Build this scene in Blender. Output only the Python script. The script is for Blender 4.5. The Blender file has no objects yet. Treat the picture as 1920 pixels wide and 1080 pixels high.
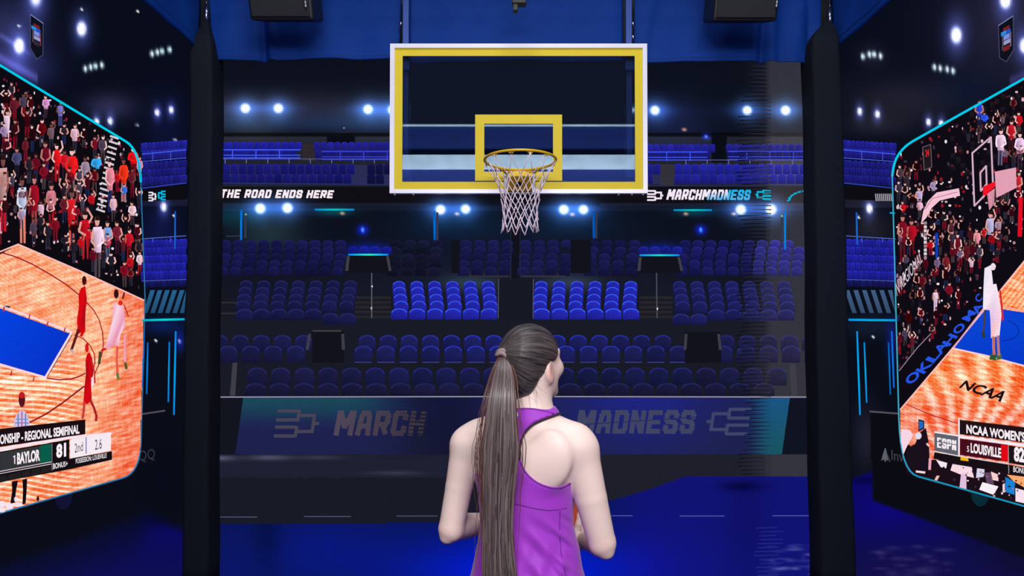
import bpy, bmesh, math, random
import numpy as np
from mathutils import Vector, Matrix
C = bpy.context.scene.collection
SC = bpy.context.scene

# ------------------------------------------------------------------ camera
F = 1400.0                       # focal length in pixels of the 1920 px wide frame
CAM_Z = 1.575
PITCH = math.radians(1.4)
SHIFT = 115.8                    # px the frame is shifted up (level verticals)
cd = bpy.data.cameras.new('camera'); cam = bpy.data.objects.new('camera', cd); C.objects.link(cam)
cd.sensor_width = 36.0; cd.lens = 36.0 * F / 1920; cd.shift_y = SHIFT / 1920; cd.clip_start = 0.02
cam.location = (0, 0, CAM_Z); cam.rotation_euler = (math.pi / 2 + PITCH, 0, 0)
SC.camera = cam

# ------------------------------------------------------------------ world, exposure
w = bpy.data.worlds.new('hall'); SC.world = w; w.use_nodes = True
w.node_tree.nodes['Background'].inputs[0].default_value = (0.25, 0.3, 0.5, 1)
w.node_tree.nodes['Background'].inputs[1].default_value = 0.04
vs = SC.view_settings
vs.view_transform = 'Standard'; vs.look = 'None'; vs.gamma = 1; vs.exposure = 0; vs.use_curve_mapping = False
SC.cycles.use_denoising = True
SC.cycles.sample_clamp_indirect = 4

# ------------------------------------------------------------------ hall lamp (behind and above the photographer) and added fill lights
def area(name, loc, target, sx, sy, power, col=(1, 1, 1)):
    d = bpy.data.lights.new(name, 'AREA'); d.shape = 'RECTANGLE'; d.size = sx; d.size_y = sy
    d.energy = power; d.color = col
    o = bpy.data.objects.new(name, d); C.objects.link(o); o.location = loc
    o.rotation_euler = (Vector(target) - Vector(loc)).to_track_quat('-Z', 'Y').to_euler()
    return o
area('hall_lamp', (0.4, -2.6, 4.1), (0.1, 4.0, 1.9), 4.2, 1.0, 300, (1.0, 0.97, 0.95))
area('near_fill', (0.3, -1.0, 3.3), (0.1, 2.2, 1.2), 2.4, 0.8, 42, (1.0, 0.97, 0.96))  # added fill, brightens the person's back without lifting the backboard
area('overhead_fill', (0.0, 2.2, 7.2), (0.0, 4.4, 2.4), 3.0, 1.5, 170, (0.92, 0.95, 1.0))  # added fill from above for the backboard and valance
area('fascia_fill', (0.0, -2.3, 4.1), (0.0, -3.62, 5.5), 8.0, 0.3, 230, (0.92, 0.97, 1.0))  # added uplight so the rear wall shows up in the backboard glass

# ------------------------------------------------------------------ helpers
def ray(px, py):
    xc = (px - 960) / F; yc = (540 + SHIFT - py) / F
    cp, sp = math.cos(PITCH), math.sin(PITCH)
    return xc, cp - yc * sp, sp + yc * cp
def at_y(px, py, Y):
    a, b, c = ray(px, py); t = Y / b
    return Vector((a * t, Y, CAM_Z + c * t))
def at_x(px, py, X):
    a, b, c = ray(px, py); t = X / a
    return Vector((X, b * t, CAM_Z + c * t))

def lin(c):
    c = np.asarray(c, dtype=np.float64) / 255.0
    c = np.clip(c, 0, 1)
    return np.where(c <= 0.04045, c / 12.92, ((c + 0.055) / 1.055) ** 2.4)
def lin4(c):
    l = lin(c); return (float(l[0]), float(l[1]), float(l[2]), 1)

def tag(o, label=None, cat=None, group=None, kind=None):
    if label: o['label'] = label
    if cat: o['category'] = cat
    if group: o['group'] = group
    if kind: o['kind'] = kind
    return o
def empty(name, loc=(0, 0, 0)):
    o = bpy.data.objects.new(name, None); C.objects.link(o); o.location = loc; o.empty_display_size = 0.1
    return o
def link_mesh(name, me, mat=None, parent=None):
    o = bpy.data.objects.new(name, me); C.objects.link(o)
    if mat: me.materials.append(mat)
    if parent is not None:
        o.parent = parent
        if parent.parent is None: o.matrix_parent_inverse = Matrix.Translation(parent.location).inverted()
    return o
def bm_obj(name, bm, mat, parent=None, smooth=False):
    bmesh.ops.recalc_face_normals(bm, faces=bm.faces)
    me = bpy.data.meshes.new(name); bm.to_mesh(me); bm.free()
    if smooth:
        me.polygons.foreach_set('use_smooth', [True] * len(me.polygons))
    return link_mesh(name, me, mat, parent)
def np_mesh(name, verts, faces, mat=None, parent=None, cols=None, smooth=True, attr='Col'):
    verts = np.asarray(verts, dtype=np.float32); faces = np.asarray(faces, dtype=np.int32)
    me = bpy.data.meshes.new(name)
    k = faces.shape[1]
    me.vertices.add(len(verts)); me.vertices.foreach_set('co', verts.ravel())
    me.loops.add(faces.size); me.loops.foreach_set('vertex_index', faces.ravel())
    me.polygons.add(len(faces))
    me.polygons.foreach_set('loop_start', np.arange(len(faces), dtype=np.int32) * k)
    me.polygons.foreach_set('loop_total', np.full(len(faces), k, dtype=np.int32))
    if smooth: me.polygons.foreach_set('use_smooth', np.ones(len(faces), dtype=bool))
    me.update(); me.validate()
    if cols is not None: set_cols(me, cols, attr)
    return link_mesh(name, me, mat, parent)
def set_cols(me, cols, attr='Col'):
    cols = np.asarray(cols, dtype=np.float32)
    if cols.shape[1] == 3: cols = np.hstack([cols, np.ones((len(cols), 1), np.float32)])
    a = me.color_attributes.new(attr, 'FLOAT_COLOR', 'POINT'); a.data.foreach_set('color', cols.ravel())

def box(bm, x0, x1, y0, y1, z0, z1):
    v = [bm.verts.new(p) for p in ((x0, y0, z0), (x1, y0, z0), (x1, y1, z0), (x0, y1, z0), (x0, y0, z1), (x1, y0, z1), (x1, y1, z1), (x0, y1, z1))]
    return [bm.faces.new([v[i] for i in f]) for f in ((0, 1, 2, 3), (4, 7, 6, 5), (0, 4, 5, 1), (1, 5, 6, 2), (2, 6, 7, 3), (3, 7, 4, 0))]
def bevel_all(bm, w, seg=2):
    bmesh.ops.bevel(bm, geom=list(bm.edges), offset=w, segments=seg, profile=0.6, affect='EDGES', clamp_overlap=True)
def tube(bm, pts, r, n=8, caps=True, closed=False):
    """r: radius or list of radii."""
    pts = [Vector(p) for p in pts]; m = len(pts)
    rs = r if isinstance(r, (list, tuple)) else [r] * m
    rings = []; up = None
    for i, p in enumerate(pts):
        if closed: t = pts[(i + 1) % m] - pts[i - 1]
        else: t = pts[min(i + 1, m - 1)] - pts[max(i - 1, 0)]
        t.normalize()
        if up is None:
            up = t.orthogonal().normalized()
        up = (up - t * up.dot(t))
        if up.length < 1e-6: up = t.orthogonal()
        up.normalize(); s = t.cross(up)
        rings.append([bm.verts.new(p + (up * math.cos(a) + s * math.sin(a)) * rs[i]) for a in [2 * math.pi * k / n for k in range(n)]])
    for i in range(m if closed else m - 1):
        A, B = rings[i], rings[(i + 1) % m]
        for k in range(n):
            bm.faces.new((A[k], A[(k + 1) % n], B[(k + 1) % n], B[k]))
    if caps and not closed:
        bm.faces.new(rings[0][::-1]); bm.faces.new(rings[-1])

# ------------------------------------------------------------------ materials
def principled(name, col, rough=0.5, metal=0.0, noise=0.0, nscale=20, bump=0.0, bscale=80, spec=0.5, **kw):
    m = bpy.data.materials.new(name); m.use_nodes = True; nt = m.node_tree
    b = nt.nodes['Principled BSDF']
    b.inputs['Base Color'].default_value = lin4(col); b.inputs['Roughness'].default_value = rough; b.inputs['Metallic'].default_value = metal
    b.inputs['Specular IOR Level'].default_value = spec
    for k, v in kw.items(): b.inputs[k.replace('_', ' ')].default_value = v
    if noise or bump:
        tc = nt.nodes.new('ShaderNodeNewGeometry')
    if noise:
        n = nt.nodes.new('ShaderNodeTexNoise'); n.inputs['Scale'].default_value = nscale; n.inputs['Detail'].default_value = 6
        nt.links.new(tc.outputs['Position'], n.inputs['Vector'])
        r = nt.nodes.new('ShaderNodeMapRange'); r.inputs['To Min'].default_value = 1 - noise; r.inputs['To Max'].default_value = 1 + noise
        nt.links.new(n.outputs['Fac'], r.inputs['Value'])
        mx = nt.nodes.new('ShaderNodeVectorMath'); mx.operation = 'SCALE'; mx.inputs[0].default_value = lin4(col)[:3]
        nt.links.new(r.outputs[0], mx.inputs['Scale']); nt.links.new(mx.outputs[0], b.inputs['Base Color'])
    if bump:
        n2 = nt.nodes.new('ShaderNodeTexNoise'); n2.inputs['Scale'].default_value = bscale; n2.inputs['Detail'].default_value = 4
        nt.links.new(tc.outputs['Position'], n2.inputs['Vector'])
        bp = nt.nodes.new('ShaderNodeBump'); bp.inputs['Strength'].default_value = bump; bp.inputs['Distance'].default_value = 0.01
        nt.links.new(n2.outputs['Fac'], bp.inputs['Height']); nt.links.new(bp.outputs[0], b.inputs['Normal'])
    return m
def vcol_principled(name, rough=0.5, attr='Col', **kw):
    m = principled(name, (128, 128, 128), rough, **kw); nt = m.node_tree
    a = nt.nodes.new('ShaderNodeVertexColor'); a.layer_name = attr
    nt.links.new(a.outputs['Color'], nt.nodes['Principled BSDF'].inputs['Base Color'])
    return m
def led_material(name, pitch, grid, grain, sample):
    """a lit LED screen: its picture's colour, broken up by the diode grid"""
    m = bpy.data.materials.new(name); m.use_nodes = True; nt = m.node_tree; nt.nodes.clear()
    out = nt.nodes.new('ShaderNodeOutputMaterial'); em = nt.nodes.new('ShaderNodeEmission')
    a = nt.nodes.new('ShaderNodeVertexColor'); a.layer_name = 'Col'
    g = nt.nodes.new('ShaderNodeNewGeometry'); s = nt.nodes.new('ShaderNodeSeparateXYZ'); nt.links.new(g.outputs['Position'], s.inputs[0])
    def math_(op, i0, i1):
        n = nt.nodes.new('ShaderNodeMath'); n.operation = op
        for k, i in enumerate((i0, i1)):
            if i is None: continue
            if isinstance(i, (int, float)): n.inputs[k].default_value = i
            else: nt.links.new(i, n.inputs[k])
        return n.outputs[0]
    h = math_('ADD', s.outputs[0], s.outputs[1])
    kx = 2 * math.pi / pitch
    sx = math_('SINE', math_('MULTIPLY', h, kx), None); sz = math_('SINE', math_('MULTIPLY', s.outputs[2], kx), None)
    gr = math_('MULTIPLY', math_('ADD', sx, sz), grid * 0.5)
    n = nt.nodes.new('ShaderNodeTexNoise'); n.inputs['Scale'].default_value = 140; n.inputs['Detail'].default_value = 1
    nt.links.new(g.outputs['Position'], n.inputs['Vector'])
    gn = math_('MULTIPLY', math_('SUBTRACT', n.outputs['Fac'], 0.5), grain * 2)
    f = math_('ADD', math_('ADD', gr, gn), 1.0)
    nt.links.new(a.outputs['Color'], em.inputs['Color']); nt.links.new(f, em.inputs['Strength'])
    nt.links.new(em.outputs[0], out.inputs[0])
    m.cycles.emission_sampling = sample
    return m
LED = led_material('led_picture', 0.0135, 0.16, 0.16, 'NONE')
LED_SIDE = led_material('led_side_picture', 0.012, 0.10, 0.12, 'NONE')
LED_GAME = led_material('led_game_picture', 0.012, 0.08, 0.12, 'AUTO')
BLACK = principled('black_plastic', (10, 12, 18), 0.55)

# ------------------------------------------------------------------ pictures on the LED screens
class Screen:
    """a flat LED screen; pictures are given in photo pixels and laid on its plane once, when built"""
    def __init__(s, axis, val, sign): s.axis, s.val, s.sign = axis, val, sign
    def M(s, px, py, layer=0):
        px = np.asarray(px, float); py = np.asarray(py, float)
        xc = (px - 960) / F; yc = (540 + SHIFT - py) / F
        cp, sp = math.cos(PITCH), math.sin(PITCH)
        a, b, c = xc, cp - yc * sp, sp + yc * cp
        v = s.val + s.sign * layer * 0.0004
        t = v / (b if s.axis == 'y' else a)
        return np.stack([a * t, b * t, CAM_Z + c * t], -1)
class Buf:
    def __init__(s): s.p = []; s.l = []; s.c = []; s.f = []; s.layer = 1
    def poly(s, pts, col, dl=0):
        n = len(s.p); s.p += [tuple(q) for q in pts]; s.l += [s.layer + dl] * len(pts)
        if isinstance(col[0], (int, float)): s.c += [tuple(col)] * len(pts)
        else: s.c += [tuple(c) for c in col]
        s.f.append(list(range(n, n + len(pts)))); return s
    def rect(s, x0, y0, x1, y1, col, col2=None, dl=0):
        c2 = col2 or col
        return s.poly([(x0, y0), (x1, y0), (x1, y1), (x0, y1)], [col, col, c2, c2], dl)
    def line(s, pts, w, col, dl=0):
        for (x0, y0), (x1, y1) in zip(pts[:-1], pts[1:]):
            dx, dy = x1 - x0, y1 - y0; L = math.hypot(dx, dy) or 1; nx, ny = -dy / L * w / 2, dx / L * w / 2
            ex, ey = dx / L * w * 0.2, dy / L * w * 0.2
            s.poly([(x0 + nx - ex, y0 + ny - ey), (x1 + nx + ex, y1 + ny + ey), (x1 - nx + ex, y1 - ny + ey), (x0 - nx - ex, y0 - ny - ey)], col, dl)
        return s
    def disc(s, x, y, rx, ry, col, n=14, dl=0):
        return s.poly([(x + rx * math.cos(2 * math.pi * k / n), y + ry * math.sin(2 * math.pi * k / n)) for k in range(n)], col, dl)
    def seat(s, cx, top, wd, h, col, rim=None, foot=None, skew=0, dl=0):
        """an arched seat back: rounded top, lit rim"""
        pts = []; n = 9; r = wd / 2; rh = min(h * 0.55, r * 0.85)
        for k in range(n + 1):
            a = math.pi - math.pi * k / n
            pts.append((cx + r * math.cos(a) , top + rh - rh * math.sin(a) ** 0.8))
        dark = tuple(0.72 * c for c in col)
        s.poly(pts + [(cx + r * 0.97 + skew, top + h), (cx - r * 0.97 + skew, top + h)], [col] * (n + 1) + [dark] * 2, dl)
        if rim:
            t = max(1.0, wd * 0.06)
            inner = [(cx + (x - cx) * (1 - 2 * t / wd), y + t * 1.1) for x, y in pts]
            for k in range(1, n - 1): s.poly([pts[k], pts[k + 1], inner[k + 1], inner[k]], rim, dl + 0.3)
        if foot: s.rect(cx - r * 0.9, top + h - 1.4, cx + r * 0.9, top + h, foot, dl=dl + 0.3)
        return s
    def geo(s, verts, faces, col, quad, dl=0):
        """unit-square geometry (text) laid into the quad TL,TR,BR,BL; col may be a function of u"""
        n = len(s.p); TL, TR, BR, BL = [np.array(q, float) for q in quad]
        for u, v in verts:
            top = TL + (TR - TL) * u; bot = BL + (BR - BL) * u; p = bot + (top - bot) * v
            s.p.append((p[0], p[1])); s.l.append(s.layer + dl); s.c.append(tuple(col(u, v)) if callable(col) else tuple(col))
        s.f += [[n + i for i in f] for f in faces]; return s
    def text(s, string, quad, col, bold=0.02, dl=0):
        v, f = text_geo(string, bold); return s.geo(v, f, col, quad, dl)
    def build(s, name, scr, parent, mat=None, label=None, kind=None):
        p = np.array(s.p, float); co = scr.M(p[:, 0], p[:, 1], np.array(s.l, float))
        me = bpy.data.meshes.new(name); me.from_pydata(co.tolist(), [], s.f); me.update()
        set_cols(me, lin(np.array(s.c, float)))
        o = link_mesh(name, me, mat or scr.mat, parent)
        return tag(o, label=label, kind=kind)
_BL = {'A': [[(0, 0), (.12, .8), (.28, 1), (.72, 1), (.88, .8), (1, 0)], [(.08, .36), (.92, .36)]], 'C': [[(1, .78), (1, .88), (.86, 1), (.14, 1), (0, .88), (0, .12), (.14, 0), (.86, 0), (1, .12), (1, .26)]], 'D': [[(0, 0), (0, 1), (.84, 1), (1, .86), (1, .14), (.84, 0), (0, 0)]], 'E': [[(1, 1), (0, 1), (0, 0), (1, 0)], [(0, .5), (.85, .5)]],
       'H': [[(0, 0), (0, 1)], [(1, 0), (1, 1)], [(0, .5), (1, .5)]], 'M': [[(0, 0), (0, 1), (.12, 1), (.5, .3), (.88, 1), (1, 1), (1, 0)]], 'N': [[(0, 0), (0, 1), (.1, 1), (.9, 0), (1, 0), (1, 1)]], 'O': [[(.14, 0), (0, .12), (0, .88), (.14, 1), (.86, 1), (1, .88), (1, .12), (.86, 0), (.14, 0)]], 'R': [[(0, 0), (0, 1), (.86, 1), (1, .88), (1, .58), (.86, .44), (0, .44)], [(.55, .44), (1, 0)]],
       'S': [[(1, .78), (1, .88), (.86, 1), (.14, 1), (0, .88), (0, .64), (.14, .53), (.86, .47), (1, .36), (1, .12), (.86, 0), (.14, 0), (0, .12), (0, .22)]], 'T': [[(0, 1), (1, 1)], [(.5, 1), (.5, 0)]], 'P': [[(0, 0), (0, 1), (.86, 1), (1, .88), (1, .54), (.86, .42), (0, .42)]]}
def block_text(b, string, quad, col, stroke=.26, gap=.20, space=.5):
    """heavy square sports lettering drawn from strokes; quad TL, TR, BR, BL"""
    wid = [space if c == ' ' else (1.25 if c == 'M' else 1.0) for c in string]; tot = sum(wid) + gap * (len(string) - 1); x = 0; TL, TR, BR, BL = [np.array(q, float) for q in quad]
    hgt = np.linalg.norm(BL - TL); unit = np.linalg.norm(TR - TL) / tot; sw = stroke * unit
    def at(u, v): top = TL + (TR - TL) * u; bot = BL + (BR - BL) * u; return bot + (top - bot) * v
    for c, w_ in zip(string, wid):
        if c != ' ':
            mu = sw / 2 / (unit * tot); mv = sw / 2 / hgt
            for path in _BL[c]:
                q = [(x / tot + mu + u * (w_ / tot - 2 * mu), mv + v * (1 - 2 * mv)) for u, v in path]
                for (u0, v0), (u1, v1) in zip(q[:-1], q[1:]):
                    p0, p1 = at(u0, v0), at(u1, v1); d = p1 - p0; L = np.linalg.norm(d); d = d / L; n = np.array([-d[1], d[0]]) * sw / 2; e = d * sw * (.46 if min(abs(u1 - u0) * unit * tot, abs(v1 - v0) * hgt) < sw * .3 else .2)
                    k = col(u0, v0) if callable(col) else col; k2 = col(u1, v1) if callable(col) else col
                    b.poly([p0 - e + n, p1 + e + n, p1 + e - n, p0 - e - n], [k, k2, k2, k])
        x += w_ + gap
_tc = {}
def text_geo(string, bold):
    if (string, bold) in _tc: return _tc[(string, bold)]
    cu = bpy.data.curves.new('lettering', 'FONT'); cu.body = string; cu.offset = bold; cu.resolution_u = 3; cu.fill_mode = 'FRONT'
    o = bpy.data.objects.new('lettering', cu); C.objects.link(o)
    dg = bpy.context.evaluated_depsgraph_get(); ev = o.evaluated_get(dg); me = ev.to_mesh()
    v = np.array([q.co[:2] for q in me.vertices]); f = [list(q.vertices) for q in me.polygons]
    ev.to_mesh_clear(); bpy.data.objects.remove(o); bpy.data.curves.remove(cu)
    lo, hi = v.min(0), v.max(0); v = (v - lo) / (hi - lo)
    _tc[(string, bold)] = (v.tolist(), f); return _tc[(string, bold)]
def inside(poly, x, y):
    r = np.zeros(x.shape, bool); n = len(poly)
    for i in range(n):
        x0, y0 = poly[i]; x1, y1 = poly[i - 1]
        if y0 == y1: continue
        cnd = ((y0 > y) != (y1 > y)) & (x < (x1 - x0) * (y - y0) / (y1 - y0) + x0)
        r ^= cnd
    return r
def patch(name, scr, parent, poly, step, func, layer, mat=None, label=None, stepy=None, clip=None):
    """a fine mesh of lit cells inside the outline; func(x, y) gives the picture's colour"""
    P = np.array(poly, float); x0, y0 = P.min(0); x1, y1 = P.max(0); sy = stepy or step
    nx = int((x1 - x0) / step) + 2; ny = int((y1 - y0) / sy) + 2
    X, Y = np.meshgrid(np.linspace(x0, x1, nx), np.linspace(y0, y1, ny), indexing='ij')
    cx = (X[:-1, :-1] + X[1:, 1:]) / 2; cy = (Y[:-1, :-1] + Y[1:, 1:]) / 2
    keep = inside(poly, cx, cy) if len(poly) != 4 or not (P[0][0] == P[3][0] and P[1][0] == P[2][0] and P[0][1] == P[1][1] and P[2][1] == P[3][1]) else np.ones(cx.shape, bool)
    if clip: keep &= inside(clip, cx, cy)
    ii, jj = np.nonzero(keep)
    idx = np.arange(nx * ny).reshape(nx, ny)
    faces = np.stack([idx[ii, jj], idx[ii + 1, jj], idx[ii + 1, jj + 1], idx[ii, jj + 1]], -1)
    used, inv = np.unique(faces, return_inverse=True); faces = inv.reshape(faces.shape)
    xs, ys = X.ravel()[used], Y.ravel()[used]
    o = np_mesh(name, scr.M(xs, ys, layer), faces, mat or scr.mat, parent, lin(func(xs, ys)), smooth=False)
    return tag(o, label=label)
def mixc(a, b, t):
    t = np.asarray(t, float)[..., None]; return np.asarray(a, float) * (1 - t) + np.asarray(b, float) * t
def sstep(a, b, x): t = np.clip((np.asarray(x, float) - a) / (b - a), 0, 1); return t * t * (3 - 2 * t)
def vnoise(x, y, sx, sy, seed):
    """smooth random field, cells of sx by sy"""
    r = np.random.RandomState(seed).rand(64, 64); u, v = np.asarray(x) / sx, np.asarray(y) / sy; i, j = np.floor(u).astype(int), np.floor(v).astype(int); f, g = u - i, v - j; f, g = f * f * (3 - 2 * f), g * g * (3 - 2 * g)
    q = lambda a, b: r[(i + a) % 64, (j + b) % 64]
    return (q(0, 0) * (1 - f) + q(1, 0) * f) * (1 - g) + (q(0, 1) * (1 - f) + q(1, 1) * f) * g - .5
def glow(c, x, y, gx, gy, rx, ry, col, amp=1.0, p=1.0):
    d = ((x - gx) / rx) ** 2 + ((y - gy) / ry) ** 2
    c += np.asarray(col, float) * (amp * np.exp(-d ** p))[..., None]
def bracket(b, x0, y0, x1, y1, col, lw, flip=False, slant=0.0, col2=None):
    def q(u, v):
        if flip: u = 1 - u
        x = x0 + (x1 - x0) * u + slant * (0.5 - v); return (x, y0 + (y1 - y0) * v)
    c2 = col2 or col
    for v in (0.05, 0.37, 0.63, 0.95): b.line([q(0, v), q(0.5, v)], lw, col)
    b.line([q(0.5, 0.05), q(0.5, 0.37)], lw, c2); b.line([q(0.5, 0.63), q(0.5, 0.95)], lw, c2)
    b.line([q(0.5, 0.21), q(0.9, 0.21)], lw, c2); b.line([q(0.5, 0.79), q(0.9, 0.79)], lw, c2)
    b.line([q(0.88, 0.18), q(0.88, 0.82)], lw, c2); b.line([q(0.88, 0.5), q(1.0, 0.5)], lw, c2)
# ------------------------------------------------------------------ room shell
D = 5.62; XL = -2.375; XR = 2.45
floor_m = principled('blue_carpet', (14, 20, 90), 0.9, noise=0.25, nscale=9, bump=0.4, bscale=300)
bm = bmesh.new(); box(bm, -7, 7, -4.2, 6.6, -0.06, 0); tag(bm_obj('floor', bm, floor_m), kind='structure')
wall_m = principled('dark_wall', (12, 15, 30), 0.85, noise=0.2, nscale=4)
bm = bmesh.new(); box(bm, -7, 7, 6.4, 6.6, 0, 9); tag(bm_obj('wall_front', bm, wall_m), kind='structure')
fascia_m = principled('blue_fascia', (1, 30, 104), 0.7, noise=0.25, nscale=2.5)
beam_m = principled('white_beam', (196, 220, 240), 0.6, noise=0.35, nscale=3.2)
bm = bmesh.new(); box(bm, -7, 7, -4.2, -3.62, 0, 6.2); tag(bm_obj('wall_rear', bm, fascia_m), kind='structure')
bm = bmesh.new(); box(bm, -7, 7, -3.62, -3.5, 5.38, 5.63); tag(bm_obj('trim_1', bm, beam_m), kind='structure')
bm = bmesh.new(); box(bm, -7, 7, -3.64, -3.56, 6.215, 6.235); tag(bm_obj('trim_2', bm, beam_m), kind='structure')
bm = bmesh.new(); box(bm, -7, 7, -4.2, 6.6, 9, 9.1); tag(bm_obj('ceiling', bm, wall_m), kind='structure')

# ------------------------------------------------------------------ LED wall behind the hoop
def led_wall(name, label, lo, hi):
    root = empty(name, ((lo[0] + hi[0]) / 2, (lo[1] + hi[1]) / 2, 0)); tag(root, label, 'LED screen')
    bm = bmesh.new(); box(bm, lo[0], hi[0], lo[1], hi[1], 0.0, hi[2]); bm_obj('screen_cabinet', bm, BLACK, root)
    return root
back = led_wall('led_wall', 'large LED wall behind the hoop showing an empty arena of blue seats', (-2.34, D + 0.004, 0), (2.40, D + 0.11, 4.35))
S = Screen('y', D, -1); S.mat = LED

def back_picture(x, y):
    c = mixc((12, 16, 28), (24, 26, 38), sstep(420, 620, y))
    haze = np.exp(-((y - 215) / 42.0) ** 2) * (1 - sstep(300, 330, y))
    c += (np.array((38, 32, 40.)) * (haze * (0.35 + 0.65 * np.exp(-((x - 470) / 150.0) ** 2 - ((y - 185) / 40.0) ** 2)) * (x < 735))[..., None])
    c += (np.array((2, 18, 40.)) * (np.exp(-((y - 230) / 16.0) ** 2) * (x < 735) * 0.7)[..., None])
    glow(c, x, y, 700, 220, 90, 40, (14, 20, 26)); glow(c, x, y, 1250, 225, 80, 45, (12, 16, 40)); glow(c, x, y, 470, 235, 60, 30, (18, 22, 18))
    # concrete behind the balcony seats
    band = (y > 252) & (y < 352); c[band] += (20, 18, 16); c[(y > 308) & (y < 346)] += (10, 10, 40)
    c[(y > 250) & (y < 256)] *= 0.35
    for a, b_ in ((612, 665), (1333, 1362)):
        k = (x > a) & (x < b_) & (y > 254) & (y < (268 if a < 1000 else 305)); c[k] = (10, 12, 22)
    k = (y >= 350) & (y < 380); c[k] = (15, 14, 20)
    k = (y >= 380) & (y < 386) & (np.abs(x - 965) > 160); c[k] += (14, 12, 16)
    k = (y >= 386) & (y < 395); c[k] += (6, 8, 12)
    glow(c, x, y, 430, 405, 60, 20, (0, 28, 30)); glow(c, x, y, 505, 440, 60, 34, (18, 30, 26)); glow(c, x, y, 625, 397, 36, 8, (0, 50, 55)); glow(c, x, y, 1300, 398, 36, 8, (0, 40, 48))
    glow(c, x, y, 850, 420, 90, 28, (0, 18, 30)); glow(c, x, y, 1075, 420, 90, 28, (0, 16, 28)); glow(c, x, y, 690, 484, 40, 9, (0, 70, 60)); glow(c, x, y, 1240, 484, 40, 9, (0, 60, 60))
    glow(c, x, y, 690, 466, 40, 12, (0, 10, 90)); glow(c, x, y, 1240, 466, 40, 12, (0, 10, 80))
    glow(c, x, y, 965, 490, 260, 60, (6, 6, 16)); glow(c, x, y, 880, 530, 55, 16, (22, 34, 30)); glow(c, x, y, 1070, 530, 55, 16, (26, 34, 34))
    # centre aisle and tunnel
    k = (np.abs(x - 966.5) < 9.5) & (y > 366) & (y < 525); c[k] = (16, 17, 28)
    k = (np.abs(x - 967) < 32.5) & (y > 523) & (y < 598); c[k] = (22, 24, 36)
    # moire-grey stripe at the right edge of the screen
    g = sstep(1432, 1446, x) * (y < 893) ; c = c + np.array((37, 34, 33.)) * (g * (1 - 0.25 * sstep(450, 600, y)))[..., None]
    c += np.array((18, 17, 18.)) * (sstep(1375, 1440, x) * (1 - sstep(1436, 1444, x)) * (y < 890) * 0.5)[..., None]
    # bench, court edge
    k = (y >= 852) & (y < 895) & (x < 900); c[k] += (6, 6, 12)
    for gx, gy, rx, ry, a in ((415, 859, 26, 5, 52), (505, 858, 40, 5, 46), (600, 858, 40, 4, 22), (740, 887, 50, 4, 22)):
        glow(c, x, y, gx, gy, rx, ry, (1, 1, 1.15), a)
    k = (y > 851) & (x > 1090) & (x < 1440); c[k] += (6, 5, 5)
    # blue floor shown below
    fl = np.zeros(x.shape, bool)
    fl |= (y > 982 - (x - 390) * 0.004) & (x < 1140)
    fl |= (x >= 1100) & (y > np.interp(x, [1100, 1140, 1220, 1285, 1560], [952, 940, 917, 893, 893]))
    f = mixc((10, 21, 88), (10, 22, 100), sstep(980, 1080, y)); tt = sstep(1100, 1230, x)[..., None]; f = f * (1 - tt) + np.array((17, 19, 114.)) * tt
    glow(f, x, y, 985, 1075, 210, 75, (-8, 6, 125)); glow(f, x, y, 600, 1020, 120, 60, (0, 2, 26)); glow(f, x, y, 1390, 912, 40, 9, (-10, -10, -40)); glow(f, x, y, 500, 1010, 30, 70, (-4, -4, -26)); glow(f, x, y, 1400, 980, 40, 120, (-3, -3, -12))
    rng = np.random.RandomState(3)
    for _ in range(46): glow(f, x, y, rng.uniform(1440, 1535), rng.uniform(1020, 1085), rng.uniform(4, 18), rng.uniform(1.2, 2.6), (36, 36, 26), rng.uniform(.3, 1))
    c = np.where(fl[..., None], f, c)
    # arena spotlights
    for gx, gy, r in ((460, 203, 9), (522, 203, 9), (690, 205, 9), (736, 206, 9), (1228, 207, 9), (1186, 206, 4), (1401, 207, 9), (1473, 207, 9), (488, 391, 10), (539, 390, 10), (826, 393, 9.5), (873, 392, 9), (1057, 393, 9.5), (1094, 393, 9), (1389, 393, 10), (1446, 393, 10)):
        glow(c, x, y, gx, gy, r * 2.6, r * 2.4, (40, 70, 120), 1.0); glow(c, x, y, gx, gy, r * 5, r * 1.3, (10, 24, 54)); glow(c, x, y, gx, gy, r * 0.82, r * 0.82, (255, 255, 255), 1.4, 1.5)
    for gx, gy in ((680, 431), (1314, 431)):
        glow(c, x, y, gx, gy, 10, 9, (5, 20, 190)); glow(c, x, y, gx, gy, 2, 4, (90, 180, 160))
    glow(c, x, y, 1324, 256, 7, 6, (10, 30, 160)); glow(c, x, y, 1324, 256, 2, 2, (120, 140, 160))
    for gx, gy in ((642, 400), (857, 401), (1073, 402), (1286, 401), (1376, 401), (1283, 243)): glow(c, x, y, gx, gy, 4, 2.6, (210, 140, 90))
    return np.clip(c, 0, 255)
patch('screen_image', S, back, [(384, 90), (1546, 90), (1546, 1086), (384, 1086)], 2.4, back_picture, 0, label='dim arena picture with spotlights and blue court floor')

rnd = random.Random(7)
def jit(c, a=6): k = rnd.uniform(-a, a); return tuple(max(0, v + k * (1.6 if i == 2 else 0.6)) for i, v in enumerate(c))
def greyed(c, x):
    g = min(1, max(0, (x - 1380) / 60)); return tuple(v + g * a for v, a in zip(c, (14, 12, 4)))
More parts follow.
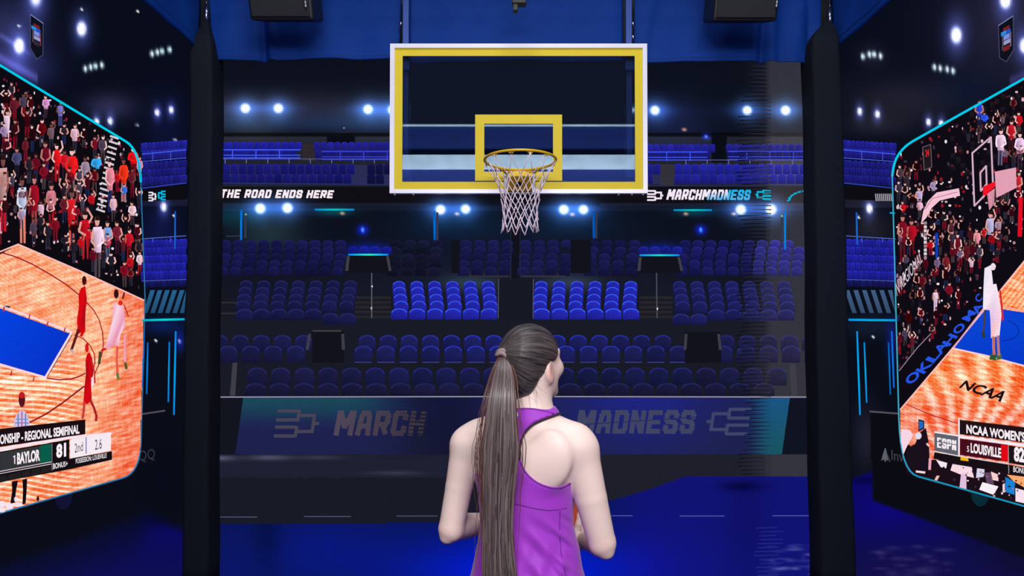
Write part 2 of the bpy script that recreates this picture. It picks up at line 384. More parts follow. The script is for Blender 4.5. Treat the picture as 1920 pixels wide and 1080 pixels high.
# far and balcony seats: more than anyone would pick out one by one
b = Buf(); b.layer = 2
def seat_run(x0, x1, top, step, wd, h, col, rim=None):
    x = x0
    while x <= x1 + 0.1:
        c = greyed(jit(col), x); b.seat(x, top, wd, h, c, tuple(min(255, v * 1.22) for v in c) if rim is None else rim); x += step
for x0, x1, col in ((404, 562, (34, 34, 170)), (594, 728, (34, 34, 150)), (1218, 1336, (34, 34, 160)), (1367, 1524, (32, 32, 140))):
    seat_run(x0, x1, 266 if x0 < 900 else 270, 13, 12, 16, col); b.layer += 1; seat_run(x0 + 3, x1, 280, 13, 12.5, 20, tuple(v * 0.8 for v in col)); b.layer -= 1
for x0, x1, col in ((408, 662, (26, 26, 120)), (696, 728, (22, 22, 80)), (1216, 1232, (34, 34, 150)), (1272, 1520, (36, 38, 165))):
    b.layer = 2; seat_run(x0, x1, 307, 15.6, 14.5, 20, col); b.layer = 3; seat_run(x0, x1, 326, 16.2, 15.5, 19, tuple(v * 0.9 for v in col))
for x0, x1, col in ((424, 640, (24, 24, 76)), (742, 830, (21, 23, 48)), (874, 954, (26, 27, 78)), (986, 1064, (26, 27, 78)), (1112, 1190, (25, 25, 76)), (1284, 1420, (27, 27, 96)), (1428, 1500, (42, 42, 140))):
    for r in range(5):
        b.layer = 2 + r; seat_run(x0 - r * 1.5 + rnd.uniform(-2, 2), x1, 450 + r * 12.5, 24 if x0 < 700 or x0 > 1270 else 26, 21.5, 15 if r < 4 else 17, tuple(v * (1 - 0.02 * r) for v in col))
for x0, x1, col in ((660, 728, (24, 30, 150)), (1205, 1272, (28, 32, 140))):
    b.layer = 7; seat_run(x0 + 2, x1, 462, 21, 19, 14, col)
b.build('far_seat_rows', S, back, kind='stuff', label='rows of far and balcony seats shown on the screen')
# the rows that show largest: a seat each
def one_seat(layer, cx, top, wd, h, col, rim, foot=None, skew=0):
    if not (396 < cx < 1530): return
    q = Buf(); q.layer = layer
    q.seat(cx, top, wd, h, greyed(jit(col, 4), cx), greyed(rim, cx), foot, skew); q.build('seat', S, back)
seat_list = []
for k in range(25):           # lowest row but one, and lowest row
    x = 482 + k * 44.3
    if x > 1462: break
    br = 1 if 700 < x < 1300 else 0
    seat_list.append((3, x, 689, 38, 34, (27 - 2 * br, 28, 66 + 8 * br), (36, 37, 96 + 20 * br)))
for k in range(26):
    x = 479 + k * 45.4
    if x > 1470: break
    seat_list.append((5, x, 718, 40, 25, (26, 27, 62), (34, 35, 90)))
for k in range(29):           # the double row above it
    for row in (0, 1):
        x = (411 + k * 39.6) if row == 0 else (428 + k * 42.2)
        if row == 0 and x < 500: x -= 0
        if 580 < x < 655 or 1282 < x < 1352 or x > 1530: continue
        mid = math.exp(-((x - 965) / 260.0) ** 2)
        seat_list.append((3 + 2 * row, x, 628 + 20 * row, 33 + 2 * row, 30 if row == 0 else 32, (28, 29 + 3 * mid, 74 + 26 * mid), (38, 40 + 14 * mid, 106 + 84 * mid), (70, 70, 140) if row and 660 < x < 1290 else None))
for n, s_ in enumerate(seat_list): one_seat(*s_)
# the middle blocks, five rows deep: a block each
def block(xs, tops, wd, col, rim, dx=0.0, drop=None, label=None):
    q = Buf()
    for r, t in enumerate(tops):
        q.layer = 3 + r
        for k, x in enumerate(xs):
            last = r == len(tops) - 1
            cx = x + dx * r * (1 + 0.03 * k) - (5 * (1 if dx > 0 else -1) if last and abs(dx) > 0 else 0)
            q.seat(cx, t + (drop(k) if drop and last else 0), wd + r * 1.0 + (3 if last else 0), 22 if not last else 21, greyed(jit(col, 4), cx), greyed(rim, cx))
    q.build('seat_block', S, back, label=label)
block([748 + 33.4 * k for k in range(6)], [527, 538, 551, 564, 578], 24.5, (36, 40, 176), (58, 84, 235), 1.4, label='bright blue seat block left of the centre aisle')
block([1015 + 33.6 * k for k in range(6)], [527, 538, 551, 564, 578], 24.5, (36, 40, 180), (58, 90, 240), -1.0, label='bright blue seat block right of the centre aisle')
block([462 + 32.6 * k for k in range(7)], [526, 538, 551, 564, 579], 25, (26, 27, 76), (38, 39, 102), -2.2, lambda k: 8 if k > 4 else 0, label='dim seat block at the left')
block([1274 + 32.6 * k for k in range(7)], [527, 539, 551, 565, 580], 25, (29, 31, 94), (42, 44, 126), 2.0, lambda k: 8 if k < 2 else 0, label='dim seat block at the right')
# stairs, tunnels, jambs
b = Buf(); b.layer = 2
for x0, x1, f in ((663, 736, 1), (1196, 1264, 1)):
    for k in range(5): b.rect(x0 + 3, 556 + k * 9, x1 - 3, 562 + k * 9, (44, 41, 46), (30, 28, 34))
for k in range(2): b.rect(398, 566 + 20 * k, 446, 569 + 20 * k, (46, 44, 48))
b.rect(400, 470, 414, 515, (48, 46, 48)); b.rect(1238, 308, 1265, 347, (50, 48, 56)); b.rect(566, 270, 590, 302, (44, 40, 44))
for x0, x1, y0, y1 in ((650, 733, 479, 512), (1197, 1277, 480, 512), (585, 645, 620, 680), (1284, 1352, 622, 680), (846, 862, 450, 512), (1070, 1108, 450, 512)):
    b.rect(x0, y0, x1, y1, (17, 18, 28), dl=5)
for q in ([(651, 480), (656, 480), (653, 508), (647, 508)], [(724, 480), (729, 480), (734, 508), (729, 508)], [(1198, 482), (1203, 482), (1201, 508), (1195, 508)], [(1270, 482), (1275, 482), (1281, 508), (1276, 508)],
          [(578, 626), (583, 626), (579, 656), (573, 656)], [(640, 626), (645, 626), (647, 656), (641, 656)], [(1284, 626), (1289, 626), (1287, 656), (1282, 656)], [(1345, 626), (1350, 626), (1353, 656), (1348, 656)],
          [(436, 680), (445, 680), (441, 742), (431, 742)], [(1480, 682), (1492, 682), (1496, 742), (1484, 742)]):
    b.poly(q, (62, 60, 70), 6)
b.rect(586, 619, 640, 622, (62, 60, 66), dl=6)
b.line([(957.5, 380), (958, 525)], 1, (44, 46, 58), 6); b.line([(975, 380), (975.5, 524)], 1, (44, 46, 58), 6); b.line([(935, 523), (934, 597)], 1.4, (84, 84, 96), 9); b.line([(1000, 523), (999.5, 597)], 1.4, (90, 84, 110), 9)
b.line([(880, 518), (956, 518)], 3, (48, 46, 54), 6); b.line([(978, 518), (1060, 518)], 3, (52, 50, 60), 6)
b.build('stairs_and_tunnels', S, back)
# rails
b = Buf(); b.layer = 8
for x0, x1, y0, c in ((402, 563, 281, (62, 92, 255)), (604, 729, 284, (52, 64, 210)), (1216, 1326, 285, (60, 84, 235)), (1366, 1526, 284, (60, 74, 215))):
    for dy in (0, 10, 15): b.line([(x0, y0 + dy), (x1, y0 + dy)], 2.2 if dy == 0 else 1.8, c)
    x = x0 + 34
    while x < x1: b.line([(x, y0), (x, y0 + 17)], 1.8, c); x += 44
for x0, x1, y0 in ((402, 729, 298), (1266, 1522, 300)):
    b.line([(x0, y0), (x1, y0)], 1.2, (90, 96, 160)); x = x0 + 20
    while x < x1: b.line([(x, y0), (x, y0 + 8)], 1.2, (110, 120, 190)); x += 40
b.line([(400, 343), (730, 346)], 1.6, (44, 48, 120)); b.line([(1216, 348), (1524, 349)], 1.5, (44, 44, 90))
b.line([(697, 512), (697, 596)], 2, (92, 92, 104)); b.line([(1231, 512), (1232, 596)], 2, (82, 80, 96)); b.disc(697.5, 537, 1.6, 2, (230, 230, 240)); b.disc(696.5, 578, 1.4, 3, (200, 200, 210)); b.disc(1232.5, 579, 1.4, 2.4, (230, 230, 240))
b.line([(424, 443), (450, 442)], 1.2, (60, 66, 90)); b.line([(402, 744.5), (980, 743.5), (1523, 744.5)], 2.2, (150, 148, 176))
b.build('handrail', S, back)
# tubes of light
def tubes(scr, parent, items, layer=9, mat=None):
    for x0, y0, x1, y1, wd, c, c2 in items:
        q = Buf(); q.layer = layer; dx, dy = x1 - x0, y1 - y0; L = math.hypot(dx, dy); nx, ny = -dy / L * wd / 2, dx / L * wd / 2; mx, my = (x0 + x1) / 2, (y0 + y1) / 2
        q.poly([(x0 + nx, y0 + ny), (mx + nx, my + ny), (x1 + nx, y1 + ny), (x1 - nx, y1 - ny), (mx - nx, my - ny), (x0 - nx, y0 - ny)], [c, c2, c, c, c2, c]); q.build('light_tube', scr, parent, mat)
CY = (0, 150, 235); CG = (0, 200, 190)
tubes(S, back, [(590, 393, 664, 393, 3.4, (0, 130, 210), CG), (1263, 394, 1335, 394, 3.2, (0, 130, 210), CG), (653, 477.5, 728, 477.5, 3.4, (10, 120, 240), (40, 235, 200)), (1199, 478.5, 1274, 478.5, 3.4, (10, 130, 240), (20, 220, 210)),
                (452.5, 394, 452, 450, 3.6, (0, 110, 220), (0, 130, 235)), (814.5, 396, 815, 450, 4, (0, 90, 190), (0, 110, 215)), (1113, 396, 1113.5, 447, 4, (0, 80, 180), (0, 100, 200)), (1472, 395, 1472, 468, 3.4, (0, 120, 220), (0, 150, 235))])
b = Buf(); b.layer = 9
for x, y0, y1 in ((460, 400, 446), (820, 398, 450), (1118, 398, 447), (1466, 402, 450)): b.rect(x - 2, y0, x + 2, y1, (52, 56, 78))
b.disc(461, 402, 1.6, 2, (130, 210, 170)); b.disc(1466, 405, 1.8, 2.4, (140, 230, 190)); b.disc(397, 170, 1.2, 4, (200, 205, 215)); b.disc(396.5, 182, 1.4, 2, (225, 225, 230)); b.disc(645, 240, 1.4, 1.2, (160, 170, 200))
for x0, x1, y in ((395, 482, 969.5), (570, 658, 968.5), (744, 820, 967.5), (1147, 1186, 967), (1275, 1358, 967.5), (1449, 1532, 967)): b.line([(x0, y), (x1, y)], 1.5, (84, 84, 116) if x0 < 1100 else (88, 92, 170))
b.build('court_edge_marks', S, back)
# ribbon board lettering
b = Buf(); b.layer = 9; block_text(b, 'THE ROAD ENDS HERE', [(416, 355), (627, 357), (623, 371.5), (412, 371)], (250, 236, 244), .34, .2, .45); b.build('ribbon_lettering', S, back, label='white THE ROAD ENDS HERE lettering')
b = Buf(); b.layer = 9; block_text(b, 'MARCHMADNESS', [(1254, 355), (1409, 356), (1405, 375), (1249, 374.5)], lambda u, v: (244, 232, 248) if u + 0.35 * (0.5 - v) < 0.58 else (60 * (1 - v) + 20, 180, 235), .36, .16)
bracket(b, 1214, 357, 1243, 376, (240, 226, 240), 3.2); bracket(b, 1417, 356, 1445, 374, (0, 190, 225), 3, flip=True)
for k in range(9):
    a = math.pi * (0.97 - k * 0.075); x, y = 1519 + 40 * math.cos(a), 377 - 20 * math.sin(a)
    if x < 1530: b.line([(x - 2.6, y + 1.6 - k * 0.2), (x + 2.6, y - 1.6 + k * 0.25)], 3, (0, 175, 215))
b.build('ribbon_lettering', S, back, label='white and cyan MARCHMADNESS lettering with bracket emblems')
# barrier banner
BAN = [(455, 746), (1481, 746), (1467, 852), (440, 852)]
def banner_picture(x, y):
    v = (y - 746) / 106.0
    c = mixc((30, 33, 84), (30, 33, 74), v)
    t = (1 - sstep(0, 0.62, v)) * (1 - sstep(640, 800, x)); c = c * (1 - t[..., None]) + np.array((26, 72, 88.)) * t[..., None]
    k = np.exp(-((x - 840) / 90.0) ** 2); c = c * (1 - 0.34 * k[..., None])
    k = np.exp(-((x - 1200) / 130.0) ** 2) * (1 - 0.6 * v); c += np.array((0, 3, 46.)) * k[..., None]
    t = sstep(1395, 1450, x); c = c * (1 - t[..., None]) + mixc((26, 84, 132), (24, 84, 96), v) * t[..., None]
    return c
b = Buf(); b.layer = 4; b.poly([(392, 746), (456, 746), (441, 852), (392, 852)], (18, 21, 31)); b.rect(392, 851, 452, 853, (26, 28, 40)); b.poly([(1481, 746), (1525, 746), (1525, 852), (1466, 852)], (16, 20, 34)); b.build('banner_end', S, back)
patch('barrier_banner', S, back, BAN, 3, banner_picture, 2, label='blue and teal banner along the court barrier')
b = Buf(); b.layer = 3
block_text(b, 'MARCH', [(634, 770), (800, 770), (792, 817), (625, 817)], lambda u, v: tuple(q * (1 - 0.3 * u) for q in (80, 70, 88)), .34, .16); bracket(b, 518, 768, 597, 820, (70, 66, 84), 6, slant=8)
b.build('banner_lettering', S, back, label='grey MARCH lettering and bracket emblem')
b = Buf(); b.layer = 3
block_text(b, 'MADNESS', [(1086, 769), (1306, 769), (1300, 813), (1078, 813)], (64, 68, 98), .34, .16); bracket(b, 1326, 765, 1404, 816, (60, 68, 104), 6, flip=True, slant=8)
b.line([(1080, 797), (1304, 782)], 1.6, (36, 40, 98), 1)
b.build('banner_lettering', S, back, label='grey MADNESS lettering and bracket emblem')
# combed refresh glitch of the screen
b = Buf(); b.layer = 10; y = 122
while y < 890:
    L = rnd.uniform(34, 56); x1 = 1444
    inb = 746 < y < 852; c = (15, 17, 28) if not inb else (16, 24, 44)
    x0 = 1386 + rnd.uniform(-6, 8) + (14 if inb else 0)
    if abs(y - 207) > 11 and abs(y - 393) > 12 and abs(y - 365) > 14: b.poly([(x0, y - 1.1), (x0 + L + rnd.uniform(0, 14), y - 2 + rnd.uniform(-.6, .6)), (x0, y + 1.1)], c)
    b.poly([(x1 + 2, y + 1.9), (x1 - L, y + 1.5 + rnd.uniform(-.8, .8)), (x1 + 2, y + 4.0)], (48, 46, 56) if not inb else (26, 84, 112))
    y += 7.45
y = 748
while y < 850: b.poly([(800, y - 1.6), (742 + rnd.uniform(-6, 10), y - 3), (800, y + 1.8)], (25, 28, 46)); y += 7.4
y = 990
while y < 1080: b.line([(1420 + rnd.uniform(-6, 8), y), (1462 + rnd.uniform(-6, 10), y - 1)], 1.6, (38, 40, 128)); y += 7.4
b.build('refresh_glitch', S, back, label='comb of dark streaks near the right edge')

# ------------------------------------------------------------------ side LED walls
def people(rng, x, y, h, wd, shirt, legs, skin, arms=0):
    """a spectator of a few pixels: head, trunk, arms, legs"""
    q = Buf(); q.layer = 6
    j = lambda a: rng.uniform(-a, a)
    hd = wd * 0.27
    q.poly([(x - wd * .24, y + h * .56), (x - wd * .03, y + h * .56), (x - wd * .06 + j(1), y + h), (x - wd * .22 + j(1), y + h)], legs)
    q.poly([(x + wd * .04, y + h * .56), (x + wd * .26, y + h * .56), (x + wd * .22 + j(1.5), y + h), (x + wd * .08 + j(1.5), y + h)], legs)
    q.poly([(x - wd * .34, y + h * .19), (x + wd * .32, y + h * .18), (x + wd * .36, y + h * .33), (x + wd * .27, y + h * .6), (x - wd * .27, y + h * .6), (x - wd * .37, y + h * .35)], [tuple(min(255, v * 1.12) for v in shirt)] * 2 + [shirt] * 2 + [tuple(v * .75 for v in shirt)] * 2, 0.3)
    s2 = tuple(min(255, v * 1.15) for v in shirt)
    for sg in (-1, 1):
        if arms and (arms > 1 or sg > 0): q.line([(x + sg * wd * .3, y + h * .24), (x + sg * wd * (.52 + j(.1)), y + h * .12), (x + sg * wd * (.34 + j(.2)), y - h * .05)], wd * .15, skin, 0.5)
        else: q.line([(x + sg * wd * .35, y + h * .23), (x + sg * wd * (.46 + j(.06)), y + h * .42), (x + sg * wd * (.16 + j(.2)), y + h * .5)], wd * .16, s2 if rng.random() < .5 else skin, 0.5)
    q.disc(x + j(1), y + h * .09, hd * .72, h * .085, skin, 8, 0.5)
    q.poly([(x - hd * .75, y + h * .08), (x - hd * .5, y + h * .005), (x + hd * .5, y), (x + hd * .75, y + h * .08)], (40, 22, 22), 0.7)
    return q
SKIN = [(225, 160, 150), (190, 120, 110), (120, 70, 66), (240, 190, 186)]
SHIRTS = [(190, 18, 32), (120, 14, 34), (96, 12, 30), (70, 12, 28), (226, 180, 206), (150, 124, 164), (70, 62, 84), (40, 34, 46), (100, 26, 40), (34, 30, 42)]
LEGS = [(22, 20, 30), (44, 42, 58), (30, 40, 80), (70, 56, 60), (120, 16, 34)]

def court_picture(kind):
    def f(x, y):
        if kind == 'L':
            c = mixc((246, 150, 108), (240, 112, 78), sstep(160, 270, x) * 0.8 + sstep(700, 900, y) * 0.2)
            r = np.hypot(x - 60, (y + 200) * 0.9); amp = 0.3 + 0.7 * (1 - sstep(560, 680, y)) * (1 - sstep(120, 220, x))
            m = np.sin(y * 0.95 + x * 0.30 + 4 * np.sin(x * 0.035 + y * 0.02)) * np.sin(x * 0.9 + y * .12)
            c += np.array((12, 46, 52.)) * (m * amp * 0.8 * (.6 + vnoise(x, y, 30, 20, 9)))[..., None]
            lo = sstep(640, 700, y) * (1 - sstep(110, 190, x))
            ph = y * 0.62 - x * 0.075 + 1.6 * np.sin(x * 0.03 + y * 0.015); s = np.sin(ph) + 0.5 * np.sin(ph * 2.13 + 1)
            c += np.array((8, 78, 92.)) * (np.clip(s + 1.4 * vnoise(x, y, 34, 7, 8), -0.8, 1) * lo * 0.85)[..., None]
            rr = np.hypot(x - 330, y - 560); c += np.array((6, 40, 40.)) * (np.sin(rr * 0.3) * np.sin(y * 0.55 + x * .2) * sstep(150, 230, x) * 0.4)[..., None]
        else:
            c = mixc((246, 138, 86), (240, 118, 88), sstep(700, 800, y))
            rr = np.hypot(x - 1740, (y - 900) * 1.0); th = np.arctan2(y - 905, x - 1800)
            ph = 30 * th + 0.02 * rr + 1.2 * np.sin(y * 0.04); s = np.sin(ph) + 0.4 * np.sin(rr * 0.5)
            c += np.array((8, 80, 100.)) * (np.clip(s, -0.8, 1) * 0.62 * sstep(1700, 1745, x) * (0.4 + .6 * sstep(640, 690, y)))[..., None]
            c += np.array((4, 60, 60.)) * (np.sin((x + y * .8) * 0.62) * (1 - sstep(600, 640, y)) * 0.6)[..., None]
            c += np.array((4, 30, 34.)) * (np.sin(y * 0.9 + x * .2) * np.sin(x * .7) * 0.7)[..., None]
        sl = .3 if kind == 'L' else -.1
        n1 = vnoise(x, y + sl * x, 26, 2.6, 4) + .7 * vnoise(x, y + sl * x, 9, 1.8, 5); n2 = vnoise(x, y, 40, 40, 6); n3 = vnoise(x, y, 2.2, 14, 7)
        c += np.array((10, 66, 78.)) * (n1 * 1.1 + n3 * .55)[..., None] + np.array((6, 34, 30.)) * n2[..., None] + np.array((6, 20, 20.))
        return np.clip(c, 0, 255)
    return f

# ---- left screen
left = led_wall('led_wall', 'LED wall on the left side showing a game with players in red', (XL - 0.11, 1.3, 0), (XL - 0.004, 5.56, 4.4))
SL = Screen('x', XL, +1); SL.mat = LED_SIDE
def side_common(x, y, spots, fours, haze, dots):
    c = mixc((9, 12, 26), (10, 13, 24), sstep(0, 900, y))
    for h in haze: glow(c, x, y, *h)
    for gx, gy, r, k in spots:
        glow(c, x, y, gx, gy, r * 2.2, r * 4.2, (56, 66, 130), 0.9); glow(c, x, y, gx, gy, r * 0.95, r * 1.5, (255, 255, 255), k, 1.3)
    for gx, gy in fours: glow(c, x, y, gx, gy, 3, 5.5, (200, 235, 240), 1.3)
    for gx, gy in dots: glow(c, x, y, gx, gy, 2, 2, (220, 230, 235), 1.2)
    return c
def left_picture(x, y):
    c = side_common(x, y, [(153, 54, 8, 1.4), (36, 86, 8, 1.5), (67, -4, 10, .9), (295, 211, 3.6, 1.4), (321, 206, 3.6, 1.4), (181, 228, 3.6, 1.4), (207, 227, 3.6, 1.4), (307, 388, 4.6, 1.5)],
                    [(285, 101), (295, 98), (304, 96), (318, 93), (160, 129), (170, 126), (179, 124), (191, 122)],
                    [(10, 60, 70, 70, (34, 34, 62)), (40, 130, 60, 40, (26, 26, 60)), (205, 200, 46, 26, (34, 32, 52)), (310, 230, 40, 60, (4, 6, 26)), (300, 440, 40, 60, (6, 8, 40)), (305, 610, 40, 16, (0, 16, 60)), (337, 640, 9, 18, (10, 20, 110)), (300, 900, 50, 60, (-2, -1, 0))],
                    [(257, 234), (328, 262), (153, 17), (258, 21), (36, 49), (292, 639), (337, 640), (326, 405)])
    ln = y - (100 + x * 0.56); c += np.array((44, 42, 78.)) * (np.exp(-((ln - 8) / 9.0) ** 2) * (x < 70))[..., None]
    c += np.array((36, 36, 66.)) * (np.exp(-((y - (66 + x * .62)) / 6.0) ** 2) * np.exp(-((x - 20) / 34.) ** 2))[..., None]
    k = (y > 374) & (y < 386) & (x > 262); c[k] += (14, 13, 18)
    fe = np.interp(x, [-300, 0, 150, 275, 337, 360], [1120, 1045, 993, 946, 977, 988]); a = sstep(0, 30, y - fe) * (0.25 + 0.75 * sstep(0, 120, y - fe + sstep(250, 330, x) * 110))
    f = mixc((10, 10, 92), (14, 14, 84), sstep(980, 1080, y)); glow(f, x, y, 300, 975, 30, 12, (-4, -4, -30)); c = c * (1 - a[..., None]) + f * a[..., None]
    return np.clip(c, 0, 255)
patch('screen_image', SL, left, [(-260, -60), (360, -60), (360, 1120), (-260, 1120)], 3.4, left_picture, 0, label='dark arena rim with spotlights and blue floor')
def side_strip(scr, root, x0, x1, xm, mirror):
    """the part of the arena seen past the game picture; X maps the strip"""
    X = lambda u: x0 + (x1 - x0) * u            # u = 0 beside the picture, 1 at the column
    tilt = lambda u: -8 * u
    b = Buf(); b.layer = 2
    for y0, h, n, col in ((268, 30, 11, (34, 34, 150)), (305, 42, 9, (30, 30, 128)), (450, 74, 9, (32, 34, 160)), (528, 10, 8, (22, 22, 90))):
        rows = max(1, int(h / 13))
        for r in range(rows):
            b.layer = 2 + r
            for k in range(n + 1):
                u = (k + 0.5 * (r % 2)) / n
                if u > 1: continue
                wd = abs(x1 - x0) / n * 0.95; x = X(u); lo, hi = min(x0, x1), max(x0, x1)
                if x - wd / 2 < lo - 2: x = lo + wd / 2 - 2
                if x + wd / 2 > hi + 2: x = hi - wd / 2 + 2
                c = jit(col); b.seat(x, y0 + r * h / rows + tilt(u) * (0.7 if y0 < 400 else 0.3), wd, h / rows * 1.15, c, tuple(v * 1.3 for v in c))
    b.build('far_seat_rows', scr, root, kind='stuff')
    b = Buf(); b.layer = 8; rc = (66, 94, 230)
    for ya, yb, wd, c in ((289, 281, 1.8, rc), (303, 296, 1.5, rc), (353, 343, 1.8, (50, 70, 190)), (448, 442, 1.6, (80, 100, 190)), (527, 524, 1.4, (70, 90, 190))):
        b.line([(X(0), ya), (X(1), yb)], wd, c)
    for u in (.25, .65): b.line([(X(u), 446), (X(u), 454)], 1.4, rc); b.line([(X(u), 285), (X(u), 300)], 1.2, rc)
    b.build('handrail', scr, root)
    b = Buf(); b.layer = 4; b.poly([(X(0), 354), (X(1), 348), (X(1), 374), (X(0), 377)], (13, 12, 18)); b.build('ribbon_board', scr, root)
    # slanted light bars over the tunnel
    b = Buf(); b.layer = 3; n = 6; sl = 14 if not mirror else -14; c = (40, 96, 142) if not mirror else (64, 92, 130)
    b.rect(min(x0, x1), 542, max(x0, x1), 588, (10, 14, 26))
    for k in range(n + 1):
        xb = min(x0, x1) + 2 + k * abs(x1 - x0) / n; wd = 8.5
        pts = [(xb + max(0, sl), 544), (xb + wd + max(0, sl), 544), (xb + wd + max(0, -sl), 587), (xb + max(0, -sl), 587)]
        lo, hi = min(x0, x1), max(x0, x1)
        pts = [(min(max(px, lo), hi), py) for px, py in pts]
        if max(p[0] for p in pts) - min(p[0] for p in pts) > 4: b.poly(pts, [c, c, tuple(v * .8 for v in c), tuple(v * .8 for v in c)], 1)
    b.build('slanted_light_bars', scr, root)
side_strip(SL, left, 266, 349, 0, False)
tubes(SL, left, [(266, 600.5, 346, 598.5, 4, (0, 170, 210), (10, 215, 205)), (270.5, 621, 267, 726, 2.6, (10, 90, 190), (0, 120, 215)), (277, 642, 275, 739, 2.6, (0, 100, 200), (0, 140, 230)), (317.5, 641, 315.5, 754, 2.6, (0, 120, 220), (0, 160, 235)), (329.5, 621, 326, 778, 3.2, (0, 130, 225), (0, 165, 240)), (328.5, 396, 328, 467, 2.4, (20, 90, 210), (30, 120, 225))])
b = Buf(); b.layer = 9; bracket(b, 279, 360, 293, 377, (236, 226, 240), 2.6); bracket(b, 296, 358, 310, 375, (0, 190, 230), 2.6, flip=True); b.build('bracket_emblem', SL, left, label='white and cyan bracket emblems on the ribbon board')
b = Buf(); b.layer = 3; b.line([(262, 777), (309, 770)], 3, (78, 78, 92)); b.disc(119, 925, 17, 30, (18, 18, 52), 20); b.build('court_edge_marks', SL, left)
b = Buf(); b.layer = 3; b.text('Invesco QQQ', [(182, 858), (290, 841), (291, 863), (182, 884)], (52, 54, 66), 0.0); b.build('barrier_lettering', SL, left)
def shield(scr, root, outline, em, left_side):
    q = Buf(); q.layer = 3; q.poly(outline, (14, 16, 28)); n = len(outline)
    for k in range(n): q.line([outline[k], outline[(k + 1) % n]], 1.5 if k < 1 else 1.1, (124, 138, 190) if k == 0 else (78, 84, 120), 1)
    (x0, y0, x1, y1), sk = em, (0.5 if left_side else -0.5)
    def r(u0, v0, u1, v1, c):
        P = lambda u, v: (x0 + (x1 - x0) * u, y0 + (y1 - y0) * v + (x1 - x0) * (u - .5) * sk); q.poly([P(u0, v0), P(u1, v0), P(u1, v1), P(u0, v1)], c, 2)
    r(.2, .0, .85, .16, (110, 34, 46)); r(0, .14, .5, .3, (40, 140, 220)); r(.5, .16, .95, .3, (36, 80, 190)); r(.25, .32, .85, .52, (120, 140, 220)); r(.25, .55, .9, .72, (150, 150, 200)); r(.1, .3, .2, .9, (90, 80, 90)); r(.9, .3, 1, .9, (120, 110, 130) if not left_side else (120, 50, 60)); r(.25, .78, .85, .98, (120, 34, 40) if not left_side else (50, 40, 60))
    q.build('shield_banner', scr, root, label='small hanging shield banner with a coloured badge')
shield(SL, left, [(57, 27), (81, 44), (80.5, 103), (69, 111), (57, 90)], (59, 46, 77, 86), True)

def rounded(pts, radii, n=7):
    out = []
    m = len(pts)
    for i, p in enumerate(pts):
        r = radii[i]
        if not r: out.append(p); continue
        p = Vector(p); a = (Vector(pts[i - 1]) - p).normalized() * r[0]; b_ = (Vector(pts[(i + 1) % m]) - p).normalized() * r[1]
        for k in range(n + 1):
            t = k / n; q = p + a * (1 - t) ** 2 + b_ * t ** 2; out.append((q.x, q.y))
    return out
GL = rounded([(-240, -23), (262, 281), (272, 560), (263, 887), (-240, 1031)], [0, (30, 60), 0, (60, 34), 0], 8)
GL = [p for p in GL]
gl = Buf(); gl.layer = 4; gl.poly(GL, (13, 10, 18)); gleft = gl.build('game_picture', SL, left, LED_SIDE, label='bright inset picture of the orange court and crowd')
b = Buf(); b.layer = 8
b.line([p for p in GL if p[1] < 420][:12], 4.2, (0, 205, 235)); b.line([p for p in GL if 300 < p[1] < 880], 1.8, (40, 120, 170)); b.line([p for p in GL if p[1] > 850], 2.6, (30, 120, 175))
b.build('picture_border', SL, gleft, label='cyan border line')
cut = lambda pts: pts
patch('court', SL, gleft, [(-240, 655), (-40, 500), (34, 458), (150, 508), (270, 563), (267, 700), (262.5, 850), (258, 878), (244, 892), (0, 961), (-240, 1030)], 1.6, court_picture('L'), 5, LED_GAME, clip=GL, label='orange hardwood court')
b = Buf(); b.layer = 6; b.poly([(-240, 502), (0, 578), (133, 626), (86, 706), (0, 681), (-240, 612)], [(4, 66, 222), (4, 66, 222), (6, 52, 200), (8, 50, 200), (8, 60, 214), (8, 60, 214)]); b.build('painted_key', SL, gleft, LED_GAME, label='blue painted key')
b = Buf(); b.layer = 7; W_ = (250, 214, 220); R_ = (170, 20, 36)
b.line([(0, 573), (134, 622)], 4, W_); b.line([(134, 624), (86, 706)], 4, W_); b.line([(86, 708), (0, 684)], 4, W_); b.line([(135, 628), (89, 706)], 1.4, (70, 40, 70), 1)
for p in ((8, 576), (56, 590), (90, 603), (122, 615), (22, 696), (64, 707)): b.line([p, (p[0] - 2, p[1] + 8)], 2.4, (190, 40, 50), 1)
b.line([(0, 472), (34, 458), (150, 508), (270, 563)], 2.6, (250, 190, 190), 1)
b.line([(4, 474), (28, 481), (60, 495), (95, 515), (125, 534), (147, 552)], 2.4, R_); b.line([(163, 568), (176, 582), (186, 600), (192, 622), (194, 645), (192, 660), (186, 682), (178, 700)], 2, R_)
b.line([(140, 628), (156, 635), (169, 648), (177, 664), (178, 680), (174, 696)], 2, R_); b.line([(88, 709), (110, 712), (132, 711), (148, 706), (160, 700)], 2.6, R_); b.line([(56, 792), (85, 777), (115, 757), (140, 738), (158, 724)], 3, (150, 16, 32))
b.disc(12, 576, 8, 3, (40, 30, 60), 8); b.build('court_lines', SL, gleft, LED_GAME)
b = Buf(); b.layer = 6
for k in range(15):
    t = k / 14; x = 214 - 26 * t; y = 258 + 137 * t; b.line([(x - 7, y - 3), (x + 8, y + 2)], 3.6, (216, 206, 214))
b.build('aisle_steps', SL, gleft, label='white edged aisle steps through the crowd')
